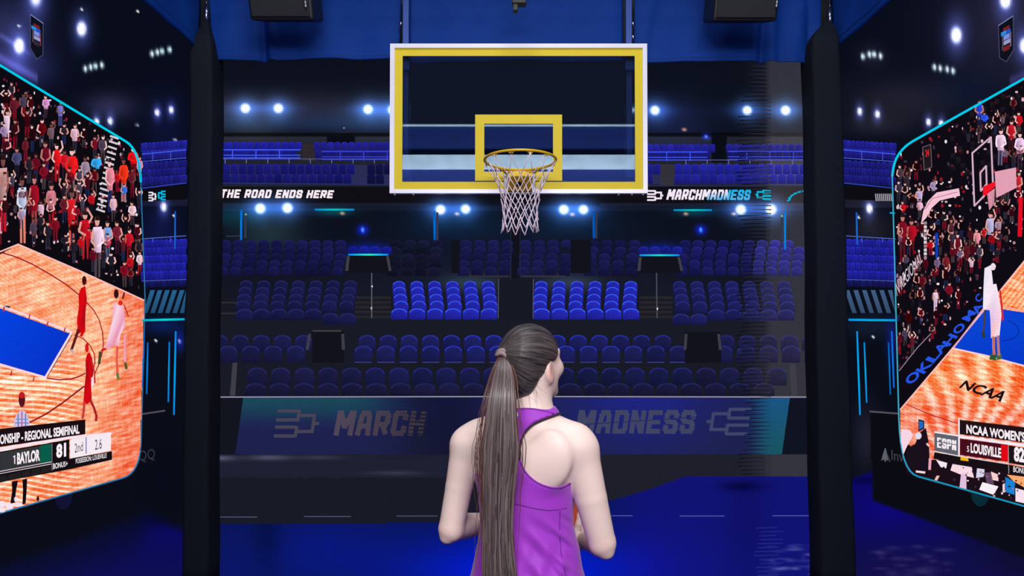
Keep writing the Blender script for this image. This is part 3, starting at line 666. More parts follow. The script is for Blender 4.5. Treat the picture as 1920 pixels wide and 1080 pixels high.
hand = [(6, 288, 146, 22, (200, 150, 150), (196, 20, 40), 0), (32, 276, 56, 18, (70, 70, 110), (30, 26, 40), 0), (86, 264, 74, 20, (110, 14, 40), (30, 44, 96), 0), (107, 268, 72, 18, (226, 24, 34), (180, 20, 34), 1), (121, 280, 56, 17, (210, 20, 40), (40, 30, 40), 0), (135, 276, 92, 22, (236, 26, 30), (120, 90, 90), 0),
        (160, 292, 62, 16, (150, 130, 150), (44, 44, 60), 0), (181, 289, 46, 19, (50, 160, 228), (20, 20, 30), 0), (206, 296, 102, 18, (226, 130, 150), (30, 44, 96), 0), (232, 294, 84, 18, (236, 50, 24), (160, 120, 130), 0), (250, 276, 52, 20, (226, 20, 24), (120, 14, 24), 0), (262, 292, 50, 12, (170, 140, 190), (60, 40, 60), 0),
        (42, 328, 128, 22, (190, 200, 230), (220, 130, 110), 0), (64, 326, 116, 20, (150, 14, 36), (170, 60, 60), 0), (96, 342, 84, 20, (210, 120, 140), (196, 20, 34), 0), (134, 352, 116, 22, (214, 26, 36), (216, 90, 70), 2), (160, 396, 90, 24, (196, 16, 32), (180, 30, 40), 1), (183, 404, 116, 24, (240, 200, 224), (76, 66, 76), 0), (202, 412, 80, 18, (110, 160, 220), (90, 110, 150), 0),
        (220, 414, 62, 18, (120, 30, 50), (60, 20, 36), 0), (242, 428, 56, 16, (196, 20, 40), (120, 20, 30), 0), (248, 378, 44, 15, (240, 190, 200), (60, 40, 50), 0), (262, 470, 44, 12, (240, 200, 210), (190, 20, 40), 0), (232, 345, 32, 12, (40, 110, 210), (200, 60, 60), 0), (13, 205, 64, 16, (236, 200, 226), (230, 190, 220), 2), (86, 178, 44, 14, (200, 140, 190), (60, 40, 60), 0), (113, 190, 46, 14, (120, 120, 210), (60, 60, 120), 0)]
rng = random.Random(11)
occupied = [(h[0], h[1]) for h in hand]
crowd_hi = lambda x: 122 + x * 0.604; crowd_lo = lambda x: np.interp(x, [0, 34, 150, 268], [468, 455, 505, 560])
tries = 0
while len(hand) < 92 and tries < 4000:
    tries += 1; x = rng.uniform(3, 262); y = rng.uniform(128, 505); h = rng.uniform(34, 58)
    if y < crowd_hi(x) + 10 or y + h > crowd_lo(x) - 4 or abs(x - (214 - 26 * (y - 258) / 137)) < 12 and 240 < y < 390: continue
    if any(abs(x - a) < 11 and abs(y - b_) < 24 for a, b_ in occupied): continue
    occupied.append((x, y)); dim = 1.0 if rng.random() < .55 else .5
    hand.append((x, y, h, rng.uniform(12, 18), tuple(v * dim for v in rng.choice(SHIRTS)), rng.choice(LEGS), int(rng.random() < .25) * rng.choice((1, 2))))
for x, y, h, wd, sh, lg, ar in hand: people(rng, x, y, h, wd, sh, lg, rng.choice(SKIN), ar).build('spectator', SL, gleft, LED_SIDE)
b = Buf(); b.layer = 5
for _ in range(260):
    x = rng.uniform(-235, -2); y = rng.uniform(-10 + (x + 240) * .6, 470); u = rng.choice(SHIRTS)
    b.rect(x - 6, y, x + 6, y + 22, u); b.rect(x - 5, y + 22, x + 5, y + 42, rng.choice(LEGS)); b.disc(x, y - 5, 4, 5.5, rng.choice(SKIN), 8)
for _ in range(420):
    x = rng.uniform(2, 264); y = rng.uniform(140, 545)
    if y < crowd_hi(x) + 8 or y > crowd_lo(x) - 5: continue
    b.disc(x, y, rng.uniform(1.2, 3), rng.uniform(1.5, 4), rng.choice([(225, 215, 225), (170, 120, 130), (60, 50, 66), (120, 30, 44), (200, 160, 170), (50, 44, 56), (150, 20, 40)]), 7)
b.build('crowd_specks', SL, gleft, LED_SIDE, kind='stuff')
def player(scr, parent, label, body, mat):
    q = Buf(); q.layer = 8
    for kind, pts, arg in body:
        if kind == 'p': q.poly(pts, arg, 0)
        elif kind == 'l': q.line(pts, arg[0], arg[1], 0.4)
        else: q.disc(pts[0], pts[1], arg[0], arg[1], arg[2], 10, 0.8)
    q.build('player', scr, parent, mat, label=label)
RED = (214, 8, 20); DRED = (150, 10, 22)
player(SL, gleft, 'player in red beside the painted key', [('p', [(152, 540), (160, 536), (163, 560), (160, 590), (160, 622), (146, 626), (144, 600), (148, 575), (147, 552)], [RED, RED, RED, DRED, RED, RED, (232, 16, 26), RED, RED]), ('d', (158, 526), (4.4, 9, (70, 16, 20))), ('l', [(147, 618), (141, 636), (134, 656)], (5, (96, 24, 30))), ('l', [(134, 656), (138, 662)], (4, (200, 170, 180))), ('l', [(155, 570), (164, 568)], (3.4, RED)), ('l', [(157, 620), (152, 630)], (5, RED))], LED_GAME)
player(SL, gleft, 'player in red on the near arc', [('d', (163, 652), (3.6, 9, (214, 20, 26))), ('p', [(163, 664), (168, 660), (173, 672), (175, 700), (171, 722), (172, 750), (164, 758), (156, 756), (158, 730), (161, 700), (160, 676)], [RED, RED, RED, DRED, RED, DRED, RED, RED, RED, DRED, RED]), ('l', [(172, 676), (177, 698), (178, 718)], (3, (196, 50, 50))), ('l', [(158, 754), (157, 770), (155, 784)], (4.6, (200, 60, 60))), ('l', [(169, 750), (176, 764), (181, 780), (180, 789)], (4.4, (170, 30, 40))), ('p', [(171, 708), (175, 706), (176, 722), (171, 728)], (250, 220, 236))], LED_GAME)
PK = (238, 170, 196)
player(SL, gleft, 'player in white and pink at the right of the court', [('d', (218, 551), (4.6, 9, (52, 14, 24))), ('d', (226, 568), (4.5, 5, (226, 40, 34))), ('p', [(214, 566), (222, 572), (229, 566), (234, 590), (235, 612), (226, 626), (223, 648), (212, 648), (204, 655), (197, 650), (204, 628), (210, 600)], [PK, (250, 214, 230), PK, (236, 150, 180), PK, (250, 220, 236), (244, 180, 196), (232, 140, 170), PK, PK, (250, 214, 230), PK]), ('l', [(230, 560), (233, 549)], (3.4, (110, 30, 40))), ('l', [(233, 572), (241, 594)], (2.4, (200, 40, 40))), ('l', [(220, 650), (219, 676), (220, 700)], (4, (226, 90, 70))), ('l', [(220, 700), (222, 711)], (5, (110, 120, 60))), ('l', [(234, 628), (234, 660), (235, 680)], (3.6, (240, 160, 190))), ('l', [(235, 680), (237, 691)], (5, (80, 90, 40))), ('l', [(188, 660), (186, 682)], (5, (70, 70, 40))), ('l', [(198, 654), (190, 657)], (4, (220, 20, 30)))], LED_GAME)
player(SL, gleft, 'official in a checked shirt with back turned', [('d', (41, 749), (6.4, 15, (90, 20, 30))), ('d', (41, 741), (6, 6, (214, 30, 40))), ('p', [(37, 770), (46, 770), (55, 786), (55, 800), (25, 800), (27, 785)], (206, 196, 226)), ('l', [(34, 776), (34, 800)], (2, (90, 110, 200))), ('l', [(41, 772), (41, 800)], (2, (196, 60, 130))), ('l', [(48, 776), (48, 800)], (2, (90, 110, 200))), ('l', [(30, 786), (52, 786)], (2, (110, 150, 220))), ('l', [(28, 793), (54, 793)], (1.6, (90, 110, 200))),
       ('p', [(22, 903), (34, 901), (30, 920), (28, 942), (19, 945), (23, 920)], (18, 12, 18)), ('p', [(42, 899), (51, 897), (50, 920), (48, 944), (42, 946), (43, 920)], (18, 12, 18))], LED_GAME)
b = Buf(); b.layer = 8
for x, y, rx, ry in ((4, 945, 7, 6), (18, 949, 8, 6), (4, 956, 7, 5), (34, 946, 9, 4), (30, 936, 4, 5)): b.disc(x, y, rx, ry, (246, 226, 240), 10)
b.disc(71, 935, 3, 5, (60, 16, 24), 6); b.build('courtside_specks', SL, gleft, LED_SIDE)
# score graphic, left
b = Buf(); b.layer = 9
b.poly([(-240, 859), (0, 804), (160, 786.5), (160, 814), (0, 838), (-240, 889)], (26, 14, 20)); b.poly([(-240, 890), (0, 839), (131, 818), (209, 810), (209, 815), (131, 823), (0, 846), (-240, 897)], (246, 226, 236))
b.poly([(-240, 899), (0, 847), (130, 824), (130, 860), (210, 846), (210, 862), (131, 880), (0, 904), (-240, 960)], (20, 14, 20)); b.poly([(0, 849), (76, 836), (76, 868), (0, 884)], (50, 52, 56), 1); b.poly([(74, 836), (96, 832), (96, 864), (74, 869)], (8, 92, 74), 1)
b.poly([(131, 824.5), (208, 812), (208, 845), (131, 860)], (246, 234, 242), 1); b.line([(161.5, 820), (161.5, 850)], 2, (120, 120, 190), 2); b.line([(97.5, 832), (97.5, 882)], 1.6, (120, 110, 116), 2); b.line([(-240, 934), (0, 884), (96, 866)], 1.6, (214, 200, 208), 2); b.line([(-240, 938), (0, 888), (96, 870)], 1.4, (214, 200, 208), 2); b.poly([(0, 893), (95, 873), (95, 884), (0, 905)], (34, 30, 32), 1)
for x in (14, 40, 58, 76): b.line([(x, 893 - x * .2), (x, 900 - x * .2)], 1.6, (14, 10, 14), 2)
b.build('score_graphic', SL, gleft, LED_SIDE, label='black and white score graphic')
b = Buf(); b.layer = 12; WT = (248, 238, 244)
b.text('ONSHIP - REGIONAL SEMIFINAL', [(0, 815), (149, 796), (149, 813), (0, 833.5)], WT, 0.035); b.line([(25, 857), (27.6, 854.5)], 1.5, WT); b.line([(27.6, 854), (27.6, 869.5)], 1.8, WT); b.text('BAYLOR', [(32, 849), (75, 842), (75, 864), (32, 871.5)], WT, 0.045); b.text('81', [(105.5, 833), (124, 829.5), (124, 856), (105.5, 859.5)], WT, 0.05)
b.text('BONUS+', [(99.5, 869), (127, 864), (127, 874), (99.5, 880)], WT, 0.015); b.text('2nd', [(140, 832), (155.5, 828), (155.5, 845), (140, 849)], (60, 56, 70), 0.0); b.text('2.6', [(178, 824.5), (191, 822), (191, 841), (178, 844)], (60, 56, 70), 0.0); b.text('POSSESSION: LOUISVILLE', [(142, 860), (200, 849), (200, 858), (142, 869.5)], WT, 0.01)
b.build('score_lettering', SL, gleft, LED_SIDE)
# ---- right screen
right = led_wall('led_wall', 'LED wall on the right side showing a game with players in white', (XR + 0.004, 1.3, 0), (XR + 0.11, 5.56, 4.4))
SR = Screen('x', XR, -1); SR.mat = LED_SIDE
def right_picture(x, y):
    c = side_common(x, y, [(1793, 66, 9, 1.4), (1885, 0, 9, 1.6), (1921, 86, 8, 1.4), (1612, 209, 3.8, 1.4), (1645, 214, 3.8, 1.4), (1741, 229, 3.6, 1.4), (1765, 232, 3.6, 1.4), (1630, 391, 4.8, 1.5)],
                    [(1618, 106), (1630, 102), (1639, 102), (1651, 105), (1752, 126), (1763, 128), (1776, 130), (1787, 133)],
                    [(1900, 40, 130, 130, (26, 22, 32)), (1690, 190, 110, 46, (22, 18, 18)), (1640, 235, 60, 20, (16, 14, 14)), (1635, 105, 26, 22, (16, 14, 16)), (1810, 170, 70, 30, (-4, 2, 8)), (1630, 430, 40, 40, (22, 19, 18)), (1630, 610, 50, 24, (8, 14, 22)), (1625, 820, 26, 60, (20, 18, 22)), (1672, 640, 10, 40, (6, 10, 80))],
                    [(1637, 632), (1610, 407), (1636, 270)])
    c += np.array((30, 28, 56.)) * (np.exp(-((y - (140 - (x - 1920) * .5)) / 9.0) ** 2) * (x > 1895))[..., None]
    k = (y > 374) & (y < 388) & (x < 1680); c[k] += (16, 15, 20)
    k = (x > 1633) & (y > 772) & (y < np.interp(x, [1633, 1640, 1700], [850, 934, 958])); c[k] = (11, 11, 20)
    fe = np.where(x < 1635, np.interp(x, [1560, 1600, 1635], [898, 892, 880]), np.interp(x, [1635, 1640, 1700, 1920, 2200], [934, 936, 958, 1042, 1150]))
    a = sstep(0, 8, y - fe) * (1 - 0.5 * sstep(1720, 1920, x) * (1 - sstep(0, 90, y - fe)))
    f = mixc((12, 8, 96), (18, 15, 76), sstep(950, 1070, y)); glow(f, x, y, 1660, 950, 60, 40, (2, 0, 22)); glow(f, x, y, 1625, 900, 30, 6, (-6, -4, -30))
    rs = np.random.RandomState(5)
    for _ in range(36): glow(f, x, y, rs.uniform(1640, 1780), rs.uniform(1025, 1080), rs.uniform(6, 20), rs.uniform(1.5, 4), (26, 22, 16), rs.uniform(.2, 1))
    c = c * (1 - a[..., None]) + f * a[..., None]; return np.clip(c, 0, 255)
patch('screen_image', SR, right, [(1566, -60), (2180, -60), (2180, 1120), (1566, 1120)], 3.4, right_picture, 0, label='dark arena rim with spotlights and blue floor')
side_strip(SR, right, 1679, 1582, 0, True)
tubes(SR, right, [(1591, 599.5, 1681, 600.5, 4, (0, 150, 225), (10, 185, 235)), (1607, 621, 1612.5, 778, 3.2, (0, 140, 225), (0, 175, 240)), (1620.5, 642, 1625, 755, 2.8, (0, 130, 220), (0, 170, 235)), (1666, 642, 1669.5, 740, 2.4, (0, 100, 190), (0, 120, 205)), (1672, 621, 1676, 727, 3, (10, 100, 220), (10, 120, 225)), (1606, 398, 1607.5, 459, 3, (20, 90, 200), (30, 120, 220)), (1668, 399, 1678, 400, 3, (0, 150, 190), (0, 180, 210))])
b = Buf(); b.layer = 9
for k in range(9): b.line([(1641.5 + k * 3.6, 363.5), (1643 + k * 3.6, 376.5)], 1.8, (176, 170, 184))
b.build('ribbon_lettering', SR, right, label='white bars on the ribbon board')
b = Buf(); b.layer = 3; b.line([(1631, 771.5), (1690, 776)], 3, (84, 82, 96)); b.disc(1838, 920, 18, 30, (8, 42, 54), 20); b.build('court_edge_marks', SR, right)
b = Buf(); b.layer = 3; b.poly([(1659, 840), (1661, 841), (1666, 864), (1662, 862), (1660, 867), (1657, 861), (1652, 864)], (92, 96, 106)); b.line([(1662, 848), (1669, 866)], 1.8, (60, 62, 70)); b.text('Invesco QQQ', [(1671.5, 843), (1790, 862), (1790, 890), (1671.5, 866)], (64, 66, 74), 0.0); b.build('barrier_lettering', SR, right)
shield(SR, right, [(1872, 48), (1899.5, 30), (1900.5, 93), (1887, 116), (1874, 108)], (1877, 50, 1896, 96), False)

GR = rounded([(2160, 12), (1679, 283), (1673, 330), (1688, 884), (2160, 1016)], [0, (40, 36), 0, (100, 34), 0], 8)
gr = Buf(); gr.layer = 4; gr.poly(GR, (15, 11, 20)); gright = gr.build('game_picture', SR, right, LED_SIDE, label='bright inset picture of the orange court seen from the baseline')
b = Buf(); b.layer = 8
b.line([p for p in GR if p[1] < 340], 4.2, (0, 205, 238)); b.line([p for p in GR if 318 < p[1] < 900 and p[0] < 1720], 2.4, (60, 170, 200)); b.line([p for p in GR if p[1] > 860], 3, (24, 150, 190)); b.build('picture_border', SR, gright, label='cyan border line')
patch('court', SR, gright, [(1688, 768), (1780, 660), (1872, 549), (1925, 484), (2160, 250), (2160, 1016), (1960, 960), (1960, 930), (1745, 905), (1732, 860), (1700, 830), (1689, 850)], 1.6, court_picture('R'), 5, LED_GAME, clip=GR, label='orange hardwood court')
b = Buf(); b.layer = 6; b.poly([(1788, 652), (1843, 581), (1868, 578), (1920, 586), (2160, 620), (2160, 720), (1920, 684)], [(8, 64, 206), (10, 70, 214), (8, 60, 206), (8, 62, 210), (8, 62, 210), (8, 52, 190), (6, 56, 200)]); b.build('painted_key', SR, gright, LED_GAME, label='blue painted key')
b = Buf(); b.layer = 7
b.line([(1688, 768), (1780, 660), (1872, 549), (1925, 484)], 2.6, (250, 190, 190)); b.line([(1786, 653), (1850, 667), (1920, 686)], 3, (250, 206, 206)); b.line([(1788, 652), (1843, 580)], 3, (220, 160, 190)); b.line([(1870, 572), (1920, 584)], 3, (250, 170, 150)); b.line([(1700, 758), (1740, 776), (1795, 794)], 2, (196, 40, 50)); b.line([(1890, 600), (1908, 612), (1911, 624), (1902, 634), (1880, 640)], 1.6, (6, 40, 150)); b.build('court_lines', SR, gright, LED_GAME)
b = Buf(); b.layer = 7; BL = (36, 84, 226)
word = 'OKLAHOMA'; px = [1711, 1733, 1751, 1764, 1781, 1798, 1817, 1833]; py = [708, 688, 668, 652, 637, 616, 592, 578]
for k, ch in enumerate(word):
    x, y = px[k], py[k]; s = 1 - 0.03 * k
    ax, ay = 9 * s, -10.5 * s; bx, by = 8.6 * s, 3.4 * s     # along the baseline; across it
    b.text(ch, [(x - ax - bx, y - ay - by), (x + ax - bx, y + ay - by), (x + ax + bx, y + ay + by), (x - ax + bx, y - ay + by)], BL, 0.03)
b.text('C', [(1826, 557), (1836, 549), (1843, 560), (1834, 569)], BL, 0.02)
b.build('floor_lettering', SR, gright, LED_SIDE, label='blue OKLAHOMA lettering on the dark floor edge')
b = Buf(); b.layer = 7; b.text('NCAA', [(1811, 713), (1894, 736), (1876, 754), (1797, 727)], (30, 14, 20), 0.03); b.build('floor_lettering', SR, gright, LED_GAME, label='black NCAA lettering on the orange court')
b = Buf(); b.layer = 7; b.text('N REGIONAL', [(1678, 530), (1726, 470), (1730, 490), (1682, 556)], (214, 200, 214), 0.0); b.build('barrier_lettering', SR, gright, LED_SIDE, label='white N REGIONAL lettering on a slanted barrier')
# hoop in the picture
b = Buf(); b.layer = 8; P_ = (212, 176, 200)
b.poly([(1727, 419), (1731, 396), (1740, 377), (1756, 361), (1798, 353), (1800, 367), (1762, 376), (1747, 390), (1737, 408)], (244, 196, 214)); b.line([(1735, 392), (1748, 372), (1795, 360)], 1.4, (200, 110, 140), 1); b.poly([(1865, 322), (1905, 314), (1906, 352), (1868, 371)], (226, 160, 180))
for p, q in (((1823, 287), (1858, 257)), ((1858, 257), (1862, 350)), ((1862, 350), (1827, 386)), ((1827, 386), (1823, 287)), ((1838, 324), (1849, 311)), ((1849, 311), (1850, 345)), ((1850, 345), (1839, 358)), ((1839, 358), (1838, 324))): b.line([p, q], 3.2, P_, 1)
b.poly([(1843, 350), (1866, 340), (1867, 348), (1848, 367), (1843, 366)], (240, 20, 40), 2); b.poly([(1851, 364), (1865, 353), (1864, 382), (1855, 394)], (238, 170, 190), 2)
for k in range(4): b.line([(1853 + 3.4 * k, 364 - k * 3), (1856 + 2.4 * k, 390 - k * 2)], 1, (150, 60, 80), 3)
b.build('hoop', SR, gright, LED_SIDE, label='white hoop and padded arm in the game picture')
b = Buf(); b.layer = 8; b.poly([(1730, 276), (1745, 271), (1747, 313), (1733, 319)], (30, 24, 30)); b.line([(1730, 276), (1745, 271), (1747, 313), (1733, 319), (1730, 276)], 1.4, (110, 90, 104), 1); b.text('24', [(1735, 281), (1742, 279), (1742, 293), (1735, 294)], (250, 30, 40), 0.02, 1); b.build('shot_clock', SR, gright, LED_SIDE, label='shot clock with red digits')
b = Buf(); b.layer = 8
for k in range(10): b.poly([(1732, 416 + 7.2 * k), (1737.5, 415 + 7.2 * k), (1738, 420.5 + 7.2 * k), (1732.5, 421.5 + 7.2 * k)], (226, 206, 214) if k % 3 else (160, 130, 140))
b.line([(1914, 372), (1912, 442)], 8, (226, 14, 34)); b.poly([(1753, 438), (1759, 436), (1759, 484), (1754, 484)], (16, 60, 170)); b.line([(1660 + 26, 695), (1720, 652), (1745, 626)], 1.6, (150, 130, 150)); b.build('courtside_signs', SR, gright, LED_SIDE)
hand = [(1857, 396, 74, 18, (186, 180, 220), (22, 18, 28), 1), (1724, 350, 46, 16, (190, 170, 220), (30, 26, 40), 1), (1750, 334, 40, 12, (160, 140, 180), (30, 26, 40), 1), (1700, 318, 64, 16, (50, 40, 52), (20, 16, 24), 2), (1692, 400, 90, 20, (120, 14, 34), (90, 16, 30), 0), (1709, 410, 70, 20, (170, 16, 34), (110, 14, 28), 0), (1846, 210, 30, 13, (44, 80, 220), (20, 20, 40), 0), (1836, 186, 52, 17, (40, 70, 210), (30, 30, 60), 0), (1876, 240, 70, 20, (236, 196, 220), (100, 90, 120), 0),
        (1896, 224, 60, 18, (190, 24, 44), (60, 20, 30), 0), (1912, 246, 70, 18, (226, 190, 220), (60, 40, 60), 0), (1888, 314, 70, 18, (44, 60, 110), (60, 50, 60), 0), (1910, 320, 60, 15, (196, 40, 50), (190, 20, 40), 0), (1754, 540, 46, 13, (236, 206, 226), (220, 190, 214), 0), (1832, 428, 48, 14, (226, 140, 150), (60, 30, 40), 0), (1784, 408, 60, 14, (80, 40, 52), (30, 20, 30), 1), (1796, 436, 60, 15, (110, 20, 36), (40, 16, 26), 0), (1812, 450, 60, 15, (90, 24, 36), (40, 20, 26), 0), (1774, 472, 56, 14, (120, 30, 40), (40, 16, 26), 0)]
rng = random.Random(23); occupied = [(h[0], h[1]) for h in hand]; tries = 0
r_hi = lambda x: 150 + (1920 - x) * 0.56; r_lo = lambda x: np.interp(x, [1690, 1780, 1872, 1925], [700, 600, 500, 440])
while len(hand) < 90 and tries < 5000:
    tries += 1; x = rng.uniform(1684, 1917); y = rng.uniform(155, 640); h = rng.uniform(26, 48)
    if y < r_hi(x) + 12 or y + h > r_lo(x) or (1725 < x < 1868 and 262 < y + h / 2 < 400): continue
    if any(abs(x - a) < 11 and abs(y - b_) < 22 for a, b_ in occupied): continue
    occupied.append((x, y)); dim = rng.choice((1.0, .75, .45, .3))
    hand.append((x, y, h, rng.uniform(10, 15), tuple(v * dim for v in rng.choice(SHIRTS)), rng.choice(LEGS), int(rng.random() < .25) * rng.choice((1, 2))))
for x, y, h, wd, sh, lg, ar in hand: people(rng, x, y, h, wd, sh, lg, rng.choice(SKIN), ar).build('spectator', SR, gright, LED_SIDE)
b = Buf(); b.layer = 5
for _ in range(200):
    x = rng.uniform(1930, 2150); y = rng.uniform(150 - (x - 1920) * .56, 190); u = rng.choice(SHIRTS)
    b.rect(x - 6, y, x + 6, y + 22, u); b.rect(x - 5, y + 22, x + 5, y + 42, rng.choice(LEGS)); b.disc(x, y - 5, 4, 5.5, rng.choice(SKIN), 8)
for _ in range(520):
    x = rng.uniform(1682, 1918); y = rng.uniform(160, 690)
    if y < r_hi(x) + 8 or y > r_lo(x) + 6: continue
    b.disc(x, y, rng.uniform(1.2, 3), rng.uniform(1.5, 4.2), rng.choice([(235, 220, 226), (190, 130, 140), (80, 60, 76), (150, 24, 40), (214, 170, 180), (60, 50, 66), (90, 20, 34)]), 7)
for _ in range(90):
    x = rng.uniform(1780, 1918); y = rng.uniform(180, 330)
    if y < r_hi(x) + 8: continue
    b.rect(x - 4, y - 5, x + 4, y + 5, (30, 26, 34), (20, 16, 22), dl=-0.5)
b.build('crowd_specks', SR, gright, LED_SIDE, kind='stuff')
WP = (246, 232, 244)
_pl = [('d', (1862, 500), (5, 7, (236, 220, 226))), ('p', [(1846, 503), (1858, 497), (1862, 530), (1860, 556), (1858, 582), (1843, 580), (1844, 540)], [WP, WP, (206, 206, 240), WP, (236, 190, 220), WP, (220, 226, 246)]), ('p', [(1858, 534), (1868, 532), (1874, 560), (1878, 590), (1874, 630), (1858, 634), (1857, 600), (1854, 560)], [WP, WP, (240, 150, 170), (250, 214, 226), WP, (250, 190, 190), (226, 190, 230), WP]), ('l', [(1847, 582), (1846, 604), (1843, 624)], (4, (70, 60, 80))), ('l', [(1843, 622), (1845, 632)], (6, (40, 60, 60))), ('l', [(1863, 632), (1863, 652), (1864, 664)], (5.4, (200, 110, 100))), ('l', [(1871, 630), (1872, 652), (1873, 666)], (5, (180, 120, 130))), ('p', [(1857, 664), (1868, 662), (1868, 676), (1855, 674)], (50, 90, 50)), ('p', [(1869, 664), (1877, 663), (1879, 673), (1869, 675)], (70, 100, 60)), ('l', [(1875, 545), (1879, 580), (1880, 600)], (3.6, (214, 40, 44)))]
player(SR, gright, 'player in white behind, at the edge of the blue key', [_pl[k] for k in (0, 1, 3, 4)], LED_GAME)
player(SR, gright, 'player in white standing in front on the blue key', [_pl[k] for k in (2, 5, 6, 7, 8, 9)], LED_GAME)
player(SR, gright, 'photographer with a phone held up at the corner', [('p', [(1722, 786), (1733, 789), (1733, 804), (1722, 809)], (20, 20, 44)), ('p', [(1723, 789), (1731, 791), (1731, 802), (1723, 806)], (40, 120, 214)), ('p', [(1724, 812), (1736, 802), (1742, 834), (1743, 862), (1738, 882), (1720, 880), (1708, 876), (1697, 860), (1702, 840), (1716, 832)], (26, 16, 28)), ('p', [(1690, 804), (1706, 806), (1712, 816), (1700, 838), (1694, 852), (1689, 830)], (246, 214, 228)), ('d', (1722, 817), (6, 7, (226, 220, 236))), ('l', [(1744, 860), (1743, 880)], (5, (236, 160, 180))), ('l', [(1718, 884), (1734, 886)], (4, (250, 214, 224))), ('l', [(1738, 832), (1742, 836)], (4, (244, 190, 190)))], LED_SIDE)
b = Buf(); b.layer = 6; b.poly([(1745, 862), (1800, 862), (1960, 890), (1960, 960), (1745, 904), (1700, 888), (1694, 862)], (28, 14, 24))
for pts, c in (([(1755, 862), (1776, 868), (1774, 878), (1764, 876)], (246, 232, 240)), ([(1786, 870), (1822, 876), (1826, 896), (1802, 890), (1782, 882)], (248, 216, 228)), ([(1802, 888), (1812, 886), (1812, 918), (1799, 914)], (226, 190, 220)), ([(1832, 878), (1846, 880), (1845, 894), (1830, 896)], (214, 216, 236)), ([(1858, 884), (1872, 890), (1872, 902), (1860, 900)], (250, 206, 206)), ([(1842, 904), (1872, 912), (1863, 928), (1836, 918)], (250, 240, 246)), ([(1885, 894), (1903, 904), (1902, 928), (1885, 922)], (24, 130, 214)), ([(1904, 915), (1922, 920), (1922, 944), (1904, 940)], (248, 224, 236)), ([(1888, 890), (1922, 894), (1922, 915), (1900, 902)], (250, 170, 110)), ([(1880, 908), (1884, 906), (1884, 924), (1880, 922)], (246, 220, 224)), ([(1756, 892), (1762, 892), (1757, 901), (1752, 900)], (240, 190, 180)), ([(1846, 886), (1858, 886), (1864, 908), (1850, 906)], (96, 70, 96))): b.poly(pts, c, 1)
for _ in range(70):
    x = rng.uniform(1756, 1918); y = rng.uniform(872, 938)
    if y < 862 + (x - 1756) * .2 or y > 898 + (x - 1720) * .24: continue
    b.disc(x, y, rng.uniform(1, 2.6), rng.uniform(1.2, 3.2), rng.choice([(30, 16, 26), (60, 40, 56), (240, 220, 230), (200, 150, 160), (24, 14, 22), (150, 110, 140)]), 6, 1.5)
b.build('courtside_specks', SR, gright, LED_SIDE)
b = Buf(); b.layer = 9
b.poly([(1799, 787), (1920, 801), (2160, 838), (2160, 868), (1920, 830), (1799, 814)], (34, 18, 24)); b.poly([(1752, 811), (1797, 818), (1797, 854), (1752, 845)], (96, 98, 108)); b.line([(1752, 810), (1797, 817)], 3, WP, 1); b.line([(1798, 784), (1798, 854)], 3, WP, 1); b.poly([(1799, 816), (1920, 832), (2160, 872), (2160, 880), (1920, 838), (1799, 821)], WP, 1)
b.poly([(1800, 822), (1890, 834), (1890, 866), (1800, 853)], (70, 14, 28), 1); b.poly([(1877, 833), (1890, 835), (1890, 865), (1877, 863)], (226, 8, 18), 2); b.poly([(1891, 835), (2160, 880), (2160, 915), (1891, 868)], (28, 18, 24), 1); b.line([(1752, 846), (1797, 855), (1891, 870)], 2, (230, 214, 222), 2); b.poly([(1752, 848), (1891, 871), (1960, 884), (1960, 900), (1892, 886), (1750, 860)], (22, 16, 20)); b.line([(1890.5, 835), (1891.5, 888)], 1.6, (150, 140, 150), 2); b.poly([(1801, 856), (1815, 859), (1816, 865), (1801, 863)], (240, 180, 20), 2)
b.build('score_graphic', SR, gright, LED_SIDE, label='black and red score graphic')
b = Buf(); b.layer = 12
b.text("NCAA WOMEN'S CHAMPIONSHIP", [(1812, 795), (2030, 825), (2030, 846), (1812, 812.5)], WT, 0.035); block_text(b, 'ESPN', [(1757, 820), (1793, 826), (1793, 845), (1757, 839)], WT, .4, .15); b.line([(1757, 828), (1793, 834)], 1.6, (96, 98, 108), 1); b.text('5', [(1813, 836), (1817, 837), (1817, 848), (1813, 847)], WT, 0.01); b.text('LOUISVILLE', [(1820, 830), (1877, 840), (1877, 859), (1820, 849)], WT, 0.04); b.text('82', [(1901, 837), (1921, 840), (1921, 868), (1901, 865)], WT, 0.05); b.text('BONUS', [(1900, 874), (1927, 879), (1927, 890), (1900, 885)], WT, 0.01)
b.build('score_lettering', SR, gright, LED_SIDE)

